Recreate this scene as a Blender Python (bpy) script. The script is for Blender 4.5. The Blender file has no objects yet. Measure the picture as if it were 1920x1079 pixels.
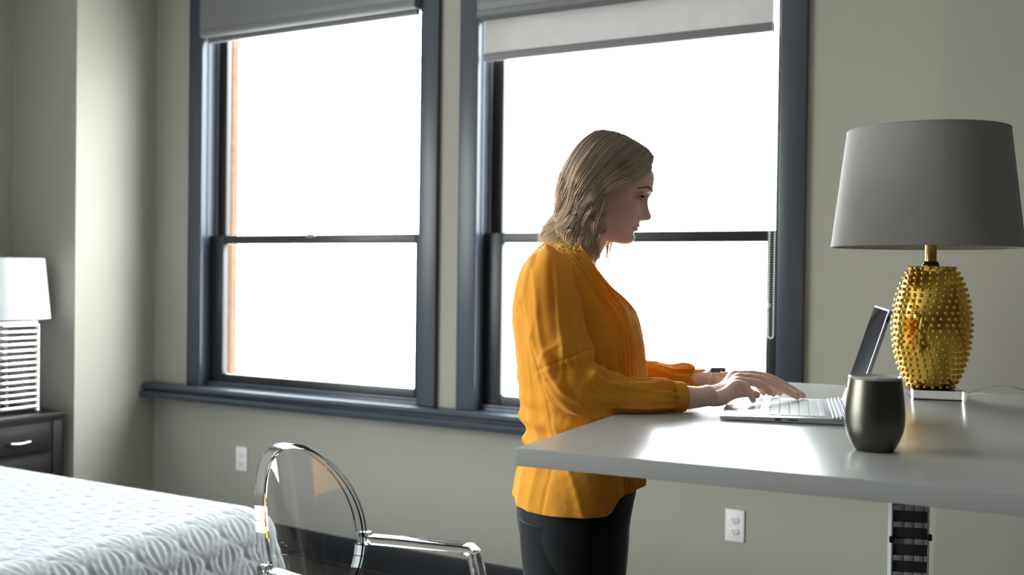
import bpy, bmesh, math, random
import numpy as np
from mathutils import Vector, Matrix, noise

PI = math.pi
scene = bpy.context.scene
COL = scene.collection
rng = np.random.default_rng(7)
random.seed(7)

# ------------------------------------------------------------------ camera
CAM_H = 1.35
FPX = 1972.0
A_YAW, A_PITCH, A_ROLL = math.radians(30), math.radians(0.70), 0.013
cf = np.array([-math.sin(A_YAW) * math.cos(A_PITCH), math.cos(A_YAW) * math.cos(A_PITCH), -math.sin(A_PITCH)])
r0 = np.array([math.cos(A_YAW), math.sin(A_YAW), 0.0])
u0 = np.cross(r0, cf)
cr = r0 * math.cos(A_ROLL) + u0 * math.sin(A_ROLL)
cu = u0 * math.cos(A_ROLL) - r0 * math.sin(A_ROLL)
cam_d = bpy.data.cameras.new('camera')
cam = bpy.data.objects.new('camera', cam_d)
COL.objects.link(cam)
cam_d.sensor_width = 36.0
cam_d.lens = 36.0 * FPX / 1920.0
cam_d.clip_start = 0.05
cam.matrix_world = Matrix(((cr[0], cu[0], -cf[0], 0), (cr[1], cu[1], -cf[1], 0), (cr[2], cu[2], -cf[2], CAM_H), (0, 0, 0, 1)))
cam_d.dof.use_dof = True
cam_d.dof.focus_distance = 2.25
cam_d.dof.aperture_fstop = 3.6
scene.camera = cam

# ------------------------------------------------------------------ world, light, exposure
scene.view_settings.view_transform = 'Standard'
scene.view_settings.look = 'None'
scene.view_settings.gamma = 1.0
scene.view_settings.use_curve_mapping = False
scene.view_settings.exposure = 0.22
scene.cycles.use_denoising = True
scene.cycles.max_bounces = 14
scene.cycles.diffuse_bounces = 6
scene.cycles.glossy_bounces = 6
scene.cycles.transmission_bounces = 10
scene.cycles.transparent_max_bounces = 16
scene.cycles.sample_clamp_indirect = 8.0
scene.cycles.caustics_refractive = True

SKY = 23.0
world = bpy.data.worlds.new('overcast_sky')
scene.world = world
world.use_nodes = True
wn = world.node_tree
wn.nodes.clear()
wo = wn.nodes.new('ShaderNodeOutputWorld')
wb = wn.nodes.new('ShaderNodeBackground')
wt = wn.nodes.new('ShaderNodeTexCoord')
ws = wn.nodes.new('ShaderNodeSeparateXYZ')
wr = wn.nodes.new('ShaderNodeValToRGB')
wn.links.new(wt.outputs['Generated'], ws.inputs[0])
wn.links.new(ws.outputs['Z'], wr.inputs[0])
wn.links.new(wr.outputs[0], wb.inputs[0])
wn.links.new(wb.outputs[0], wo.inputs[0])
wr.color_ramp.elements[0].position = 0.0
wr.color_ramp.elements[0].color = (0.55, 0.56, 0.56, 1)
wr.color_ramp.elements[1].position = 0.25
wr.color_ramp.elements[1].color = (0.93, 0.97, 1.0, 1)
wb.inputs[1].default_value = SKY


def portal(name, x0, x1):
    ld = bpy.data.lights.new(name, 'AREA')
    ld.shape = 'RECTANGLE'
    ld.size = x1 - x0
    ld.size_y = 2.05
    ld.cycles.is_portal = True
    o = bpy.data.objects.new(name, ld)
    COL.objects.link(o)
    o.location = ((x0 + x1) / 2, 3.93, 1.8)
    o.rotation_euler = (math.radians(-90), 0, 0)
    return o


portal('window_light', -3.96, -2.65)
portal('window_light', -2.35, -1.06)
SIDE_Y0, SIDE_Y1, SIDE_Z0, SIDE_Z1 = -2.4, 1.2, 0.85, 2.65
sl_ = portal('window_light', SIDE_Y0, SIDE_Y1)  # portal for the unseen window added as fill light
sl_.data.size_y = SIDE_Z1 - SIDE_Z0
sl_.location = (-4.97, (SIDE_Y0 + SIDE_Y1) / 2, (SIDE_Z0 + SIDE_Z1) / 2)
sl_.rotation_euler = (math.radians(90), 0, math.radians(-90))


# ------------------------------------------------------------------ helpers
def ray(px, py):
    return cf + cr * (px - 960) / FPX - cu * (py - 539.5) / FPX


def seen(px, py, depth):
    """point of the room seen at a place of the photograph, at a given distance along the view"""
    return np.array([0, 0, CAM_H]) + ray(px, py) * depth


def col(c):
    return (c[0], c[1], c[2], 1.0)


def mat(name, base, rough=0.5, metal=0.0, spec=0.5, noise_amt=0.0, noise_scale=8.0, bump=0.0, bump_scale=60.0,
        trans=0.0, ior=1.45, sss=0.0, coat=0.0, sheen=0.0, alt=None, stretch=None):
    m = bpy.data.materials.new(name)
    m.use_nodes = True
    nt = m.node_tree
    b = nt.nodes['Principled BSDF']
    b.inputs['Base Color'].default_value = col(base)
    b.inputs['Roughness'].default_value = rough
    b.inputs['Metallic'].default_value = metal
    b.inputs['Specular IOR Level'].default_value = spec
    b.inputs['Transmission Weight'].default_value = trans
    b.inputs['IOR'].default_value = ior
    b.inputs['Coat Weight'].default_value = coat
    b.inputs['Sheen Weight'].default_value = sheen
    if sss:
        b.inputs['Subsurface Weight'].default_value = sss
        b.inputs['Subsurface Radius'].default_value = (0.012, 0.005, 0.003)
        b.inputs['Subsurface Scale'].default_value = 1.0
    tc = nt.nodes.new('ShaderNodeTexCoord')
    src = tc.outputs['Object']
    if stretch:
        mp = nt.nodes.new('ShaderNodeMapping')
        mp.inputs['Scale'].default_value = stretch
        nt.links.new(src, mp.inputs[0])
        src = mp.outputs[0]
    if noise_amt > 0 or alt:
        n = nt.nodes.new('ShaderNodeTexNoise')
        n.inputs['Scale'].default_value = noise_scale
        n.inputs['Detail'].default_value = 5
        nt.links.new(src, n.inputs['Vector'])
        r = nt.nodes.new('ShaderNodeValToRGB')
        a2 = alt if alt else tuple(x * (1 - noise_amt) for x in base)
        b2 = base if alt else tuple(min(1, x * (1 + noise_amt * 0.5)) for x in base)
        r.color_ramp.elements[0].position = 0.32
        r.color_ramp.elements[0].color = col(a2)
        r.color_ramp.elements[1].position = 0.68
        r.color_ramp.elements[1].color = col(b2)
        nt.links.new(n.outputs['Fac'], r.inputs[0])
        nt.links.new(r.outputs[0], b.inputs['Base Color'])
    if bump > 0:
        n2 = nt.nodes.new('ShaderNodeTexNoise')
        n2.inputs['Scale'].default_value = bump_scale
        n2.inputs['Detail'].default_value = 4
        nt.links.new(src, n2.inputs['Vector'])
        bp = nt.nodes.new('ShaderNodeBump')
        bp.inputs['Strength'].default_value = bump
        bp.inputs['Distance'].default_value = 0.002
        nt.links.new(n2.outputs['Fac'], bp.inputs['Height'])
        nt.links.new(bp.outputs[0], b.inputs['Normal'])
    return m


def smooth(me):
    me.polygons.foreach_set('use_smooth', [True] * len(me.polygons))


def link_mesh(name, me, mats, parent=None, shade=False):
    o = bpy.data.objects.new(name, me)
    COL.objects.link(o)
    for m in (mats if isinstance(mats, (list, tuple)) else [mats]):
        me.materials.append(m)
    if parent:
        o.parent = parent
        o.matrix_parent_inverse = parent.matrix_world.inverted() if parent.matrix_world != Matrix() else Matrix()
    if shade:
        smooth(me)
    return o


def tag(o, label=None, cat=None, group=None, kind=None):
    if label:
        o['label'] = label
    if cat:
        o['category'] = cat
    if group:
        o['group'] = group
    if kind:
        o['kind'] = kind
    return o


def empty(name, loc, label=None, cat=None, group=None, kind=None, rz=0.0):
    o = bpy.data.objects.new(name, None)
    COL.objects.link(o)
    o.location = loc
    o.rotation_euler = (0, 0, rz)
    o.matrix_world = Matrix.Translation(loc) @ Matrix.Rotation(rz, 4, 'Z')
    o.empty_display_size = 0.1
    return tag(o, label, cat, group, kind)


class MB:
    """collects shapes for one mesh"""

    def __init__(self):
        self.v = []
        self.f = []

    def add(self, vs, fs):
        n = len(self.v)
        self.v.extend([tuple(map(float, p)) for p in vs])
        self.f.extend([tuple(int(i) + n for i in f) for f in fs])

    def box(self, a, b, M=None):
        x0, y0, z0 = a
        x1, y1, z1 = b
        vs = [(x0, y0, z0), (x1, y0, z0), (x1, y1, z0), (x0, y1, z0), (x0, y0, z1), (x1, y0, z1), (x1, y1, z1), (x0, y1, z1)]
        if M is not None:
            vs = [tuple(M @ Vector(p)) for p in vs]
        self.add(vs, [(0, 3, 2, 1), (4, 5, 6, 7), (0, 1, 5, 4), (1, 2, 6, 5), (2, 3, 7, 6), (3, 0, 4, 7)])

    def lathe(self, prof, n=48, c=(0, 0, 0), capb=True, capt=True):
        vs = []
        for r, z in prof:
            for k in range(n):
                t = 2 * PI * k / n
                vs.append((c[0] + r * math.cos(t), c[1] + r * math.sin(t), c[2] + z))
        fs = []
        m = len(prof)
        for i in range(m - 1):
            for k in range(n):
                k2 = (k + 1) % n
                fs.append((i * n + k, i * n + k2, (i + 1) * n + k2, (i + 1) * n + k))
        if capb:
            fs.append(tuple(range(n - 1, -1, -1)))
        if capt:
            fs.append(tuple((m - 1) * n + k for k in range(n)))
        self.add(vs, fs)

    def tube(self, pts, rad, n=10, cap=True):
        P = np.array(pts, float)
        rad = np.broadcast_to(np.array(rad, float), (len(P),))
        T = np.gradient(P, axis=0)
        T /= np.linalg.norm(T, axis=1)[:, None] + 1e-12
        up = np.array([0, 0, 1.0]) if abs(T[0][2]) < 0.9 else np.array([1.0, 0, 0])
        a = np.cross(T[0], up)
        a /= np.linalg.norm(a)
        ang = np.arange(n) * 2 * PI / n
        vs = []
        for i in range(len(P)):
            a = a - T[i] * (a @ T[i])
            a /= np.linalg.norm(a) + 1e-12
            b = np.cross(T[i], a)
            vs.extend(P[i] + rad[i] * (np.cos(ang)[:, None] * a + np.sin(ang)[:, None] * b))
        fs = []
        for i in range(len(P) - 1):
            for k in range(n):
                k2 = (k + 1) % n
                fs.append((i * n + k, i * n + k2, (i + 1) * n + k2, (i + 1) * n + k))
        if cap:
            fs.append(tuple(range(n - 1, -1, -1)))
            fs.append(tuple((len(P) - 1) * n + k for k in range(n)))
        self.add(vs, fs)

    def sphere(self, c, r, n=16, m=10):
        if np.isscalar(r):
            r = (r, r, r)
        vs = [(c[0], c[1], c[2] - r[2])]
        for i in range(1, m):
            p = -PI / 2 + PI * i / m
            for k in range(n):
                t = 2 * PI * k / n
                vs.append((c[0] + r[0] * math.cos(p) * math.cos(t), c[1] + r[1] * math.cos(p) * math.sin(t), c[2] + r[2] * math.sin(p)))
        vs.append((c[0], c[1], c[2] + r[2]))
        fs = []
        for k in range(n):
            fs.append((0, 1 + (k + 1) % n, 1 + k))
            fs.append((len(vs) - 1, 1 + (m - 2) * n + k, 1 + (m - 2) * n + (k + 1) % n))
        for i in range(m - 2):
            for k in range(n):
                k2 = (k + 1) % n
                a = 1 + i * n
                fs.append((a + k, a + k2, a + n + k2, a + n + k))
        self.add(vs, fs)

    def build(self, name, mats, parent=None, shade=False, bevel=0.0, seg=2, angle=None):
        me = bpy.data.meshes.new(name)
        me.from_pydata(self.v, [], self.f)
        me.update()
        if len(self.f) < 40000:
            bm = bmesh.new()
            bm.from_mesh(me)
            bmesh.ops.recalc_face_normals(bm, faces=bm.faces)
            bm.to_mesh(me)
            bm.free()
        if bevel > 0:
            bm = bmesh.new()
            bm.from_mesh(me)
            es = [e for e in bm.edges if len(e.link_faces) == 2 and e.calc_face_angle(0) > 0.6]
            bmesh.ops.bevel(bm, geom=es, offset=bevel, segments=seg, affect='EDGES', profile=0.6)
            bm.to_mesh(me)
            bm.free()
        o = link_mesh(name, me, mats, parent)
        if shade or bevel > 0:
            smooth(me)
            try:
                me.set_sharp_from_angle(angle=math.radians(angle or 40))
            except Exception:
                pass
        return o


def grid_faces(m, n, close=False, flip=False):
    i, k = np.meshgrid(np.arange(m - 1), np.arange(n if close else n - 1), indexing='ij')
    k2 = (k + 1) % n
    f = np.stack([i * n + k, i * n + k2, (i + 1) * n + k2, (i + 1) * n + k], -1).reshape(-1, 4)
    return f[:, ::-1] if flip else f


def crom(P, n):
    """smooth resampling of key rows"""
    P = np.array(P, float)
    m = len(P)
    Q = np.vstack([2 * P[0] - P[1], P, 2 * P[-1] - P[-2]])
    out = []
    for s in np.linspace(0, m - 1 - 1e-9, n):
        i = int(s)
        t = s - i
        a, b, c, d = Q[i], Q[i + 1], Q[i + 2], Q[i + 3]
        out.append(0.5 * ((2 * b) + (c - a) * t + (2 * a - 5 * b + 4 * c - d) * t * t + (3 * b - a - 3 * c + d) * t ** 3))
    return np.array(out)


# ------------------------------------------------------------------ materials
M = {}
M['wall'] = mat('wall_paint', (0.365, 0.35, 0.305), 0.75, bump=0.12, bump_scale=220, spec=0.25)
M['ceil'] = mat('ceiling_paint', (0.62, 0.61, 0.59), 0.85)
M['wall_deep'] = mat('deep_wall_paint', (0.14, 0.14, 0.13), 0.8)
M['floor'] = mat('dark_wood_floor', (0.05, 0.038, 0.032), 0.4, noise_amt=0.4, noise_scale=6, stretch=(1, 12, 1))
M['frame'] = mat('charcoal_paint', (0.042, 0.051, 0.068), 0.33, bump=0.05, bump_scale=90)
M['sash'] = mat('black_sash', (0.012, 0.013, 0.016), 0.35)
M['alu'] = mat('grey_track', (0.30, 0.30, 0.34), 0.35, metal=0.3)
M['shade_grey'] = mat('grey_blind', (0.16, 0.16, 0.17), 0.45, bump=0.03)
M['white_plastic'] = mat('white_plastic', (0.82, 0.82, 0.80), 0.35)
M['dark_slot'] = mat('dark_slot', (0.05, 0.05, 0.05), 0.6)
M['desk'] = mat('white_laminate', (0.35, 0.35, 0.34), 0.22, noise_amt=0.02, noise_scale=3, bump=0.015, bump_scale=400)
M['steel_leg'] = mat('grey_metal', (0.25, 0.25, 0.25), 0.4, metal=0.7)
M['walnut'] = mat('dark_walnut', (0.012, 0.009, 0.008), 0.45, spec=0.3, noise_amt=0.4, noise_scale=14, stretch=(6, 1, 6), bump=0.05)
M['chrome'] = mat('chrome', (0.45, 0.45, 0.48), 0.30, metal=1.0)
M['brick'] = mat('orange_brick', (0.082, 0.042, 0.025), 0.9, noise_amt=0.25, noise_scale=20)


def glass_pane_mat():
    m = bpy.data.materials.new('window_glass')
    m.use_nodes = True
    nt = m.node_tree
    nt.nodes.clear()
    o = nt.nodes.new('ShaderNodeOutputMaterial')
    mix = nt.nodes.new('ShaderNodeMixShader')
    t = nt.nodes.new('ShaderNodeBsdfTransparent')
    t.inputs[0].default_value = (0.95, 0.97, 0.96, 1)
    g = nt.nodes.new('ShaderNodeBsdfGlossy')
    g.inputs['Roughness'].default_value = 0.01
    lw = nt.nodes.new('ShaderNodeLayerWeight')
    pw = nt.nodes.new('ShaderNodeMath'); pw.operation = 'POWER'; pw.inputs[1].default_value = 5.0
    ad = nt.nodes.new('ShaderNodeMath'); ad.operation = 'MULTIPLY_ADD'; ad.inputs[1].default_value = 0.9; ad.inputs[2].default_value = 0.04
    nt.links.new(lw.outputs['Facing'], pw.inputs[0])
    nt.links.new(pw.outputs[0], ad.inputs[0])
    nt.links.new(ad.outputs[0], mix.inputs[0])
    nt.links.new(t.outputs[0], mix.inputs[1])
    nt.links.new(g.outputs[0], mix.inputs[2])
    nt.links.new(mix.outputs[0], o.inputs[0])
    return m


M['pane'] = glass_pane_mat()
M['acrylic'] = mat('clear_acrylic', (0.97, 0.98, 1.0), 0.0, trans=1.0, ior=1.49)


def cloth_mat(name, base, transl, tcol, rough=0.8, bump=0.25, scale=900, noise_amt=0.08, transparent=0.0):
    m = bpy.data.materials.new(name)
    m.use_nodes = True
    nt = m.node_tree
    b = nt.nodes['Principled BSDF']
    out = nt.nodes['Material Output']
    b.inputs['Roughness'].default_value = rough
    b.inputs['Sheen Weight'].default_value = 0.12
    b.inputs['Specular IOR Level'].default_value = 0.25
    tc = nt.nodes.new('ShaderNodeTexCoord')
    n = nt.nodes.new('ShaderNodeTexNoise')
    n.inputs['Scale'].default_value = 14
    nt.links.new(tc.outputs['Object'], n.inputs['Vector'])
    r = nt.nodes.new('ShaderNodeValToRGB')
    r.color_ramp.elements[0].color = col(tuple(x * (1 - noise_amt) for x in base))
    r.color_ramp.elements[1].color = col(tuple(min(1, x * (1 + noise_amt)) for x in base))
    nt.links.new(n.outputs['Fac'], r.inputs[0])
    nt.links.new(r.outputs[0], b.inputs['Base Color'])
    n2 = nt.nodes.new('ShaderNodeTexNoise')
    n2.inputs['Scale'].default_value = scale
    nt.links.new(tc.outputs['Object'], n2.inputs['Vector'])
    bp = nt.nodes.new('ShaderNodeBump')
    bp.inputs['Strength'].default_value = bump
    bp.inputs['Distance'].default_value = 0.001
    nt.links.new(n2.outputs['Fac'], bp.inputs['Height'])
    nt.links.new(bp.outputs[0], b.inputs['Normal'])
    t = nt.nodes.new('ShaderNodeBsdfTranslucent')
    t.inputs[0].default_value = col(tcol)
    nt.links.new(bp.outputs[0], t.inputs['Normal'])
    mix = nt.nodes.new('ShaderNodeMixShader')
    mix.inputs[0].default_value = transl
    nt.links.new(b.outputs[0], mix.inputs[1])
    nt.links.new(t.outputs[0], mix.inputs[2])
    last = mix
    if transparent > 0:
        tr = nt.nodes.new('ShaderNodeBsdfTransparent')
        mix2 = nt.nodes.new('ShaderNodeMixShader')
        mix2.inputs[0].default_value = transparent
        nt.links.new(mix.outputs[0], mix2.inputs[1])
        nt.links.new(tr.outputs[0], mix2.inputs[2])
        last = mix2
    nt.links.new(last.outputs[0], out.inputs[0])
    return m


M['sheer'] = cloth_mat('sheer_blind_cloth', (0.60, 0.58, 0.56), 0.08, (0.5, 0.5, 0.5), bump=0.02, transparent=0.034)
M['lampshade'] = cloth_mat('white_linen_shade', (0.29, 0.285, 0.27), 0.10, (0.6, 0.58, 0.54), bump=0.1, scale=500)
M['lampshade2'] = cloth_mat('bright_linen_shade', (0.70, 0.70, 0.72), 0.25, (0.9, 0.9, 0.9), bump=0.05, scale=500)
M['quilt'] = cloth_mat('white_quilted_cotton', (0.31, 0.325, 0.345), 0.0, (1, 1, 1), bump=0.35, scale=700, noise_amt=0.02)
M['blouse'] = cloth_mat('mustard_cotton', (0.93, 0.46, 0.045), 0.35, (1.0, 0.48, 0.05), bump=0.3, scale=1400, noise_amt=0.06)

# ------------------------------------------------------------------ room shell
WY = 3.78


def struct(name, mb, m, **k):
    o = mb.build(name, m, **k)
    o['kind'] = 'structure'
    return o


b = MB(); b.box((-5.0, -5.2, -0.12), (5.6, 4.0, 0.0)); struct('floor', b, M['floor'])
b = MB(); b.box((-5.0, -5.2, 3.05), (5.6, 4.0, 3.17)); struct('ceiling', b, M['ceil'])
b = MB()
for x0, x1 in ((-5.0, -4.0), (-2.61, -2.39), (-1.02, 5.6)):
    b.box((x0, WY, 0.74), (x1, WY + 0.12, 2.80))
b.box((-5.0, WY, 0), (5.6, WY + 0.12, 0.74))
b.box((-5.0, WY, 2.80), (5.6, WY + 0.12, 3.05))
struct('wall_front', b, M['wall'])
b = MB()
b.box((-4.95, -5.2, 0), (-4.80, SIDE_Y0, 3.05)); b.box((-4.95, SIDE_Y1, 0), (-4.80, WY, 3.05))
b.box((-4.95, SIDE_Y0, 0), (-4.80, SIDE_Y1, SIDE_Z0)); b.box((-4.95, SIDE_Y0, SIDE_Z1), (-4.80, SIDE_Y1, 3.05))
struct('wall_left', b, M['wall'])
b = MB(); b.box((5.45, -5.2, 0), (5.6, WY, 3.05)); struct('wall_right', b, M['wall_deep'])
b = MB(); b.box((-4.95, -5.2, 0), (5.6, -5.05, 3.05)); struct('wall_back', b, M['wall_deep'])
b = MB(); b.box((-4.80, 3.30, 0), (-4.31, WY, 3.05)); o = struct('wall_left_pillar', b, M['wall'])
b = MB(); b.box((-0.459, 3.30, 0), (5.45, WY, 3.05)); o = struct('wall_front_chase', b, M['wall'])
# black baseboards
b = MB()
b.box((-4.31, WY - 0.018, 0), (-0.459, WY, 0.135)); b.box((-4.31, WY - 0.030, 0), (-0.459, WY - 0.018, 0.02))
struct('baseboard_front', b, M['sash'], bevel=0.004)
b = MB(); b.box((-4.31, 3.282, 0), (-4.292, WY - 0.018, 0.135)); b.box((-4.80, 3.282, 0), (-4.31, 3.30, 0.135))
struct('baseboard_left', b, M['sash'], bevel=0.004)
b = MB(); b.box((-0.477, 3.282, 0), (5.45, 3.30, 0.135)); b.box((-0.477, 3.30, 0), (-0.459, WY - 0.018, 0.135))
struct('baseboard_right', b, M['sash'], bevel=0.004)

# window stool and apron, continuous under both windows
b = MB()
prof = [(3.80, 0.774), (3.700, 0.772), (3.690, 0.760), (3.694, 0.748), (3.715, 0.742), (3.715, 0.738), (3.690, 0.735), (3.680, 0.722), (3.684, 0.704), (3.80, 0.700)]
x0, x1 = -4.305, -0.462
vs = [(x0, y, z) for y, z in prof] + [(x1, y, z) for y, z in prof]
n = len(prof)
fs = [(i, (i + 1) % n, n + (i + 1) % n, n + i) for i in range(n)] + [tuple(range(n - 1, -1, -1)), tuple(range(n, 2 * n))]
b.add(vs, fs)
struct('trim_1', b, M['frame'])


def window(idx, xl, xr):
    """xl, xr: inner edges of the casing"""
    w = empty('window_%d' % idx, ((xl + xr) / 2, WY, 0.77), kind='structure')
    zt = 2.76
    c = MB()
    c.box((xl - 0.095, 3.757, 0.774), (xl, 3.80, zt + 0.10))
    c.box((xr, 3.757, 0.774), (xr + 0.095, 3.80, zt + 0.10))
    c.box((xl - 0.095, 3.757, zt), (xr + 0.095, 3.80, zt + 0.10))
    c.build('casing', M['frame'], w, bevel=0.006)
    # jamb and inner sill
    j = MB()
    j.box((xl - 0.045, 3.80, 0.745), (xl, 3.90, zt + 0.04))
    j.box((xr, 3.80, 0.745), (xr + 0.045, 3.90, zt + 0.04))
    j.box((xl, 3.80, zt), (xr, 3.90, zt + 0.04))
    j.box((xl, 3.80, 0.745), (xr, 3.90, 0.785))
    j.box((xl, 3.7995, 0.785), (xr, 3.822, 0.797))
    j.build('jamb', M['frame'], w, bevel=0.003)
    t = MB()
    t.box((xl, 3.856, 1.53), (xl + 0.008, 3.864, zt))
    t.box((xr - 0.008, 3.856, 1.53), (xr, 3.864, zt))
    t.build('track', M['alu'], w)
    s = MB()
    y0, y1 = 3.823, 3.853
    zl, zm = 0.785, 1.526
    s.box((xl + 0.001, y0, zl), (xl + 0.088, y1, zm))
    s.box((xr - 0.058, y0, zl), (xr - 0.001, y1, zm))
    s.box((xl + 0.088, y0, zl), (xr - 0.058, y1, zl + 0.052))
    s.box((xl + 0.088, y0, zm - 0.042), (xr - 0.058, y1, zm))
    ls = s.build('lower_sash', M['sash'], w, bevel=0.004)
    p = MB(); p.box((xl + 0.086, 3.838, zl + 0.05), (xr - 0.056, 3.842, zm - 0.04)); p.build('glass_pane', M['pane'], ls)
    l = MB(); xm = (xl + xr) / 2
    l.box((xm - 0.03, 3.812, zm - 0.012), (xm + 0.03, y0, zm)); l.box((xm - 0.008, 3.80, zm - 0.006), (xm + 0.03, 3.812, zm + 0.004))
    l.build('sash_lock', M['alu'], ls, bevel=0.002)
    s = MB()
    y0, y1 = 3.864, 3.892
    zb = 1.484
    s.box((xl + 0.001, y0, zb), (xl + 0.062, y1, zt - 0.001))
    s.box((xr - 0.040, y0, zb), (xr - 0.001, y1, zt - 0.001))
    s.box((xl + 0.062, y0, zb), (xr - 0.040, y1, zb + 0.04))
    s.box((xl + 0.062, y0, zt - 0.05), (xr - 0.040, y1, zt - 0.001))
    us = s.build('upper_sash', M['sash'], w, bevel=0.004)
    p = MB(); p.box((xl + 0.060, 3.876, zb + 0.038), (xr - 0.038, 3.880, zt - 0.048)); p.build('glass_pane', M['pane'], us)
    return w


window(1, -3.960, -2.645)
window(2, -2.346, -1.068)


w3 = empty('window_3', (-4.85, (SIDE_Y0 + SIDE_Y1) / 2, SIDE_Z0), kind='structure')  # unseen left-wall window, added to supply fill light
b = MB()
for y0_, y1_, z0_, z1_ in ((SIDE_Y0, SIDE_Y0 + 0.06, SIDE_Z0, SIDE_Z1), (SIDE_Y1 - 0.06, SIDE_Y1, SIDE_Z0, SIDE_Z1), (SIDE_Y0 + 0.06, SIDE_Y1 - 0.06, SIDE_Z0, SIDE_Z0 + 0.06), (SIDE_Y0 + 0.06, SIDE_Y1 - 0.06, SIDE_Z1 - 0.06, SIDE_Z1), (SIDE_Y0 + 0.06, SIDE_Y1 - 0.06, 1.65, 1.70)):
    b.box((-4.92, y0_, z0_), (-4.86, y1_, z1_))
b.build('sash', M['sash'], w3)
b = MB(); b.box((-4.892, SIDE_Y0 + 0.05, SIDE_Z0 + 0.05), (-4.888, SIDE_Y1 - 0.05, SIDE_Z1 - 0.05)); b.build('glass_pane', M['pane'], w3)


# roller shades
def roller(x0, x1, zf, zhem, sheer, label, chain):
    s = empty('roller_shade', ((x0 + x1) / 2, 3.78, zhem), label, 'blind')
    f = MB()
    # fascia with rounded lower front
    pr = [(3.80, 2.80), (3.735, 2.80), (3.725, 2.79), (3.722, zf + 0.06), (3.728, zf + 0.035), (3.722, zf + 0.03), (3.722, zf + 0.008), (3.732, zf), (3.80, zf)]
    m_ = len(pr)
    f.add([(x0, y, z) for y, z in pr] + [(x1, y, z) for y, z in pr],
          [(i, (i + 1) % m_, m_ + (i + 1) % m_, m_ + i) for i in range(m_)] + [tuple(range(m_ - 1, -1, -1)), tuple(range(m_, 2 * m_))])
    f.build('cassette', M['shade_grey'], s)
    h = MB(); h.box((x0 + 0.01, 3.764, zhem), (x1 - 0.012, 3.786, zhem + 0.034)); h.build('hem_bar', M['shade_grey'], s, bevel=0.005, seg=3)
    if sheer:
        c = MB(); c.box((x0 + 0.012, 3.7745, zhem + 0.03), (x1 - 0.014, 3.7755, zf + 0.01)); c.build('blind_cloth', M['sheer'], s)
    if chain:
        c = MB()
        xa, zb_ = chain
        for dx in (0.0, 0.020):
            z = zb_ + 0.012
            while z < 2.6:
                c.sphere((xa + dx, 3.765, z), 0.0032, 6, 4)
                z += 0.009
        for k in range(5):
            t = PI * k / 4
            c.sphere((xa + 0.010 - 0.010 * math.cos(t), 3.765, zb_ + 0.012 - 0.010 * math.sin(t)), 0.0032, 6, 4)
        ch = c.build('bead_chain', M['white_plastic'], s, shade=True)
        k = MB(); k.sphere((xa, 3.765, zb_ + 0.12), 0.008, 12, 8); k.build('chain_connector', M['white_plastic'], ch, shade=True)
    return s


roller(-3.945, -2.655, 2.50, 2.478, False, 'dark grey roller blind wound right up at the left window', None)
roller(-2.335, -1.085, 2.415, 2.243, True, 'sheer grey roller blind partly lowered in the right window behind the woman', (-1.100, 1.13))

# brick pier of the facade outside
b = MB(); b.box((-4.338, 4.30, 0.70), (-4.290, 4.342, 3.2))
o = b.build('brick_pier', M['brick']); tag(o, 'orange brick pier outside the left window, at its left edge', 'pier', kind='structure')


# outlets
def outlet(x, z, label):
    e = empty('wall_outlet', (x, WY, z), label, 'outlet')
    p = MB(); p.box((x - 0.036, WY - 0.006, z - 0.059), (x + 0.036, WY, z + 0.059)); p.build('cover_plate', M['white_plastic'], e, bevel=0.002)
    for dz in (-0.021, 0.021):
        s = MB(); s.lathe([(0.0165, 0), (0.0165, 0.003), (0.0145, 0.004)], 24)
        s.v = [(x + a, WY - 0.006 - c_, z + dz + b_ * 0.85) for a, b_, c_ in s.v]
        so = s.build('socket', M['white_plastic'], e)
        q = MB()
        for dx, hh in ((-0.006, 0.0045), (0.006, 0.0038)):
            q.box((x + dx - 0.0011, WY - 0.0108, z + dz + 0.002 - hh), (x + dx + 0.0011, WY - 0.0098, z + dz + 0.002 + hh))
        q.box((x - 0.0022, WY - 0.0108, z + dz - 0.0105), (x + 0.0022, WY - 0.0098, z + dz - 0.006))
        q.build('slot', M['dark_slot'], so)
    return e


outlet(-3.689, 0.434, 'white double wall outlet under the left window, left of the clear chair')
outlet(-1.216, 0.432, 'white double wall outlet on the wall below the white desk')


# ------------------------------------------------------------------ desk
DC = np.array([-0.841, 1.476]); DA = math.radians(4.5)
dx_ = np.array([math.cos(DA), math.sin(DA)]); dy_ = np.array([-math.sin(DA), math.cos(DA)])
DM = Matrix.Translation((DC[0], DC[1], 0)) @ Matrix.Rotation(DA, 4, 'Z')
DH = 1.07
desk = empty('standing_desk', (DC[0] + dx_[0] * 1.1 + dy_[0] * 0.67, DC[1] + dx_[1] * 1.1 + dy_[1] * 0.67, 0),
             'large white tall desk with square edges where the woman works', 'desk', rz=DA)
b = MB(); b.box((0, 0, DH - 0.030), (2.3, 1.34, DH), DM); b.build('tabletop', M['desk'], desk, bevel=0.0025)
for lx in (1.10, 2.0):
    b = MB(); b.box((lx - 0.04, 0.60, 0.03), (lx + 0.04, 0.74, DH - 0.03), DM); b.build('leg', M['steel_leg'], desk, bevel=0.004)
    b = MB(); b.box((lx - 0.045, 0.20, 0.0), (lx + 0.045, 1.14, 0.03), DM); b.build('foot', M['steel_leg'], desk, bevel=0.004)
b = MB(); b.box((1.14, 0.64, DH - 0.08), (1.96, 0.70, DH - 0.03), DM); b.build('crossbar', M['steel_leg'], desk, bevel=0.004)

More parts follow.
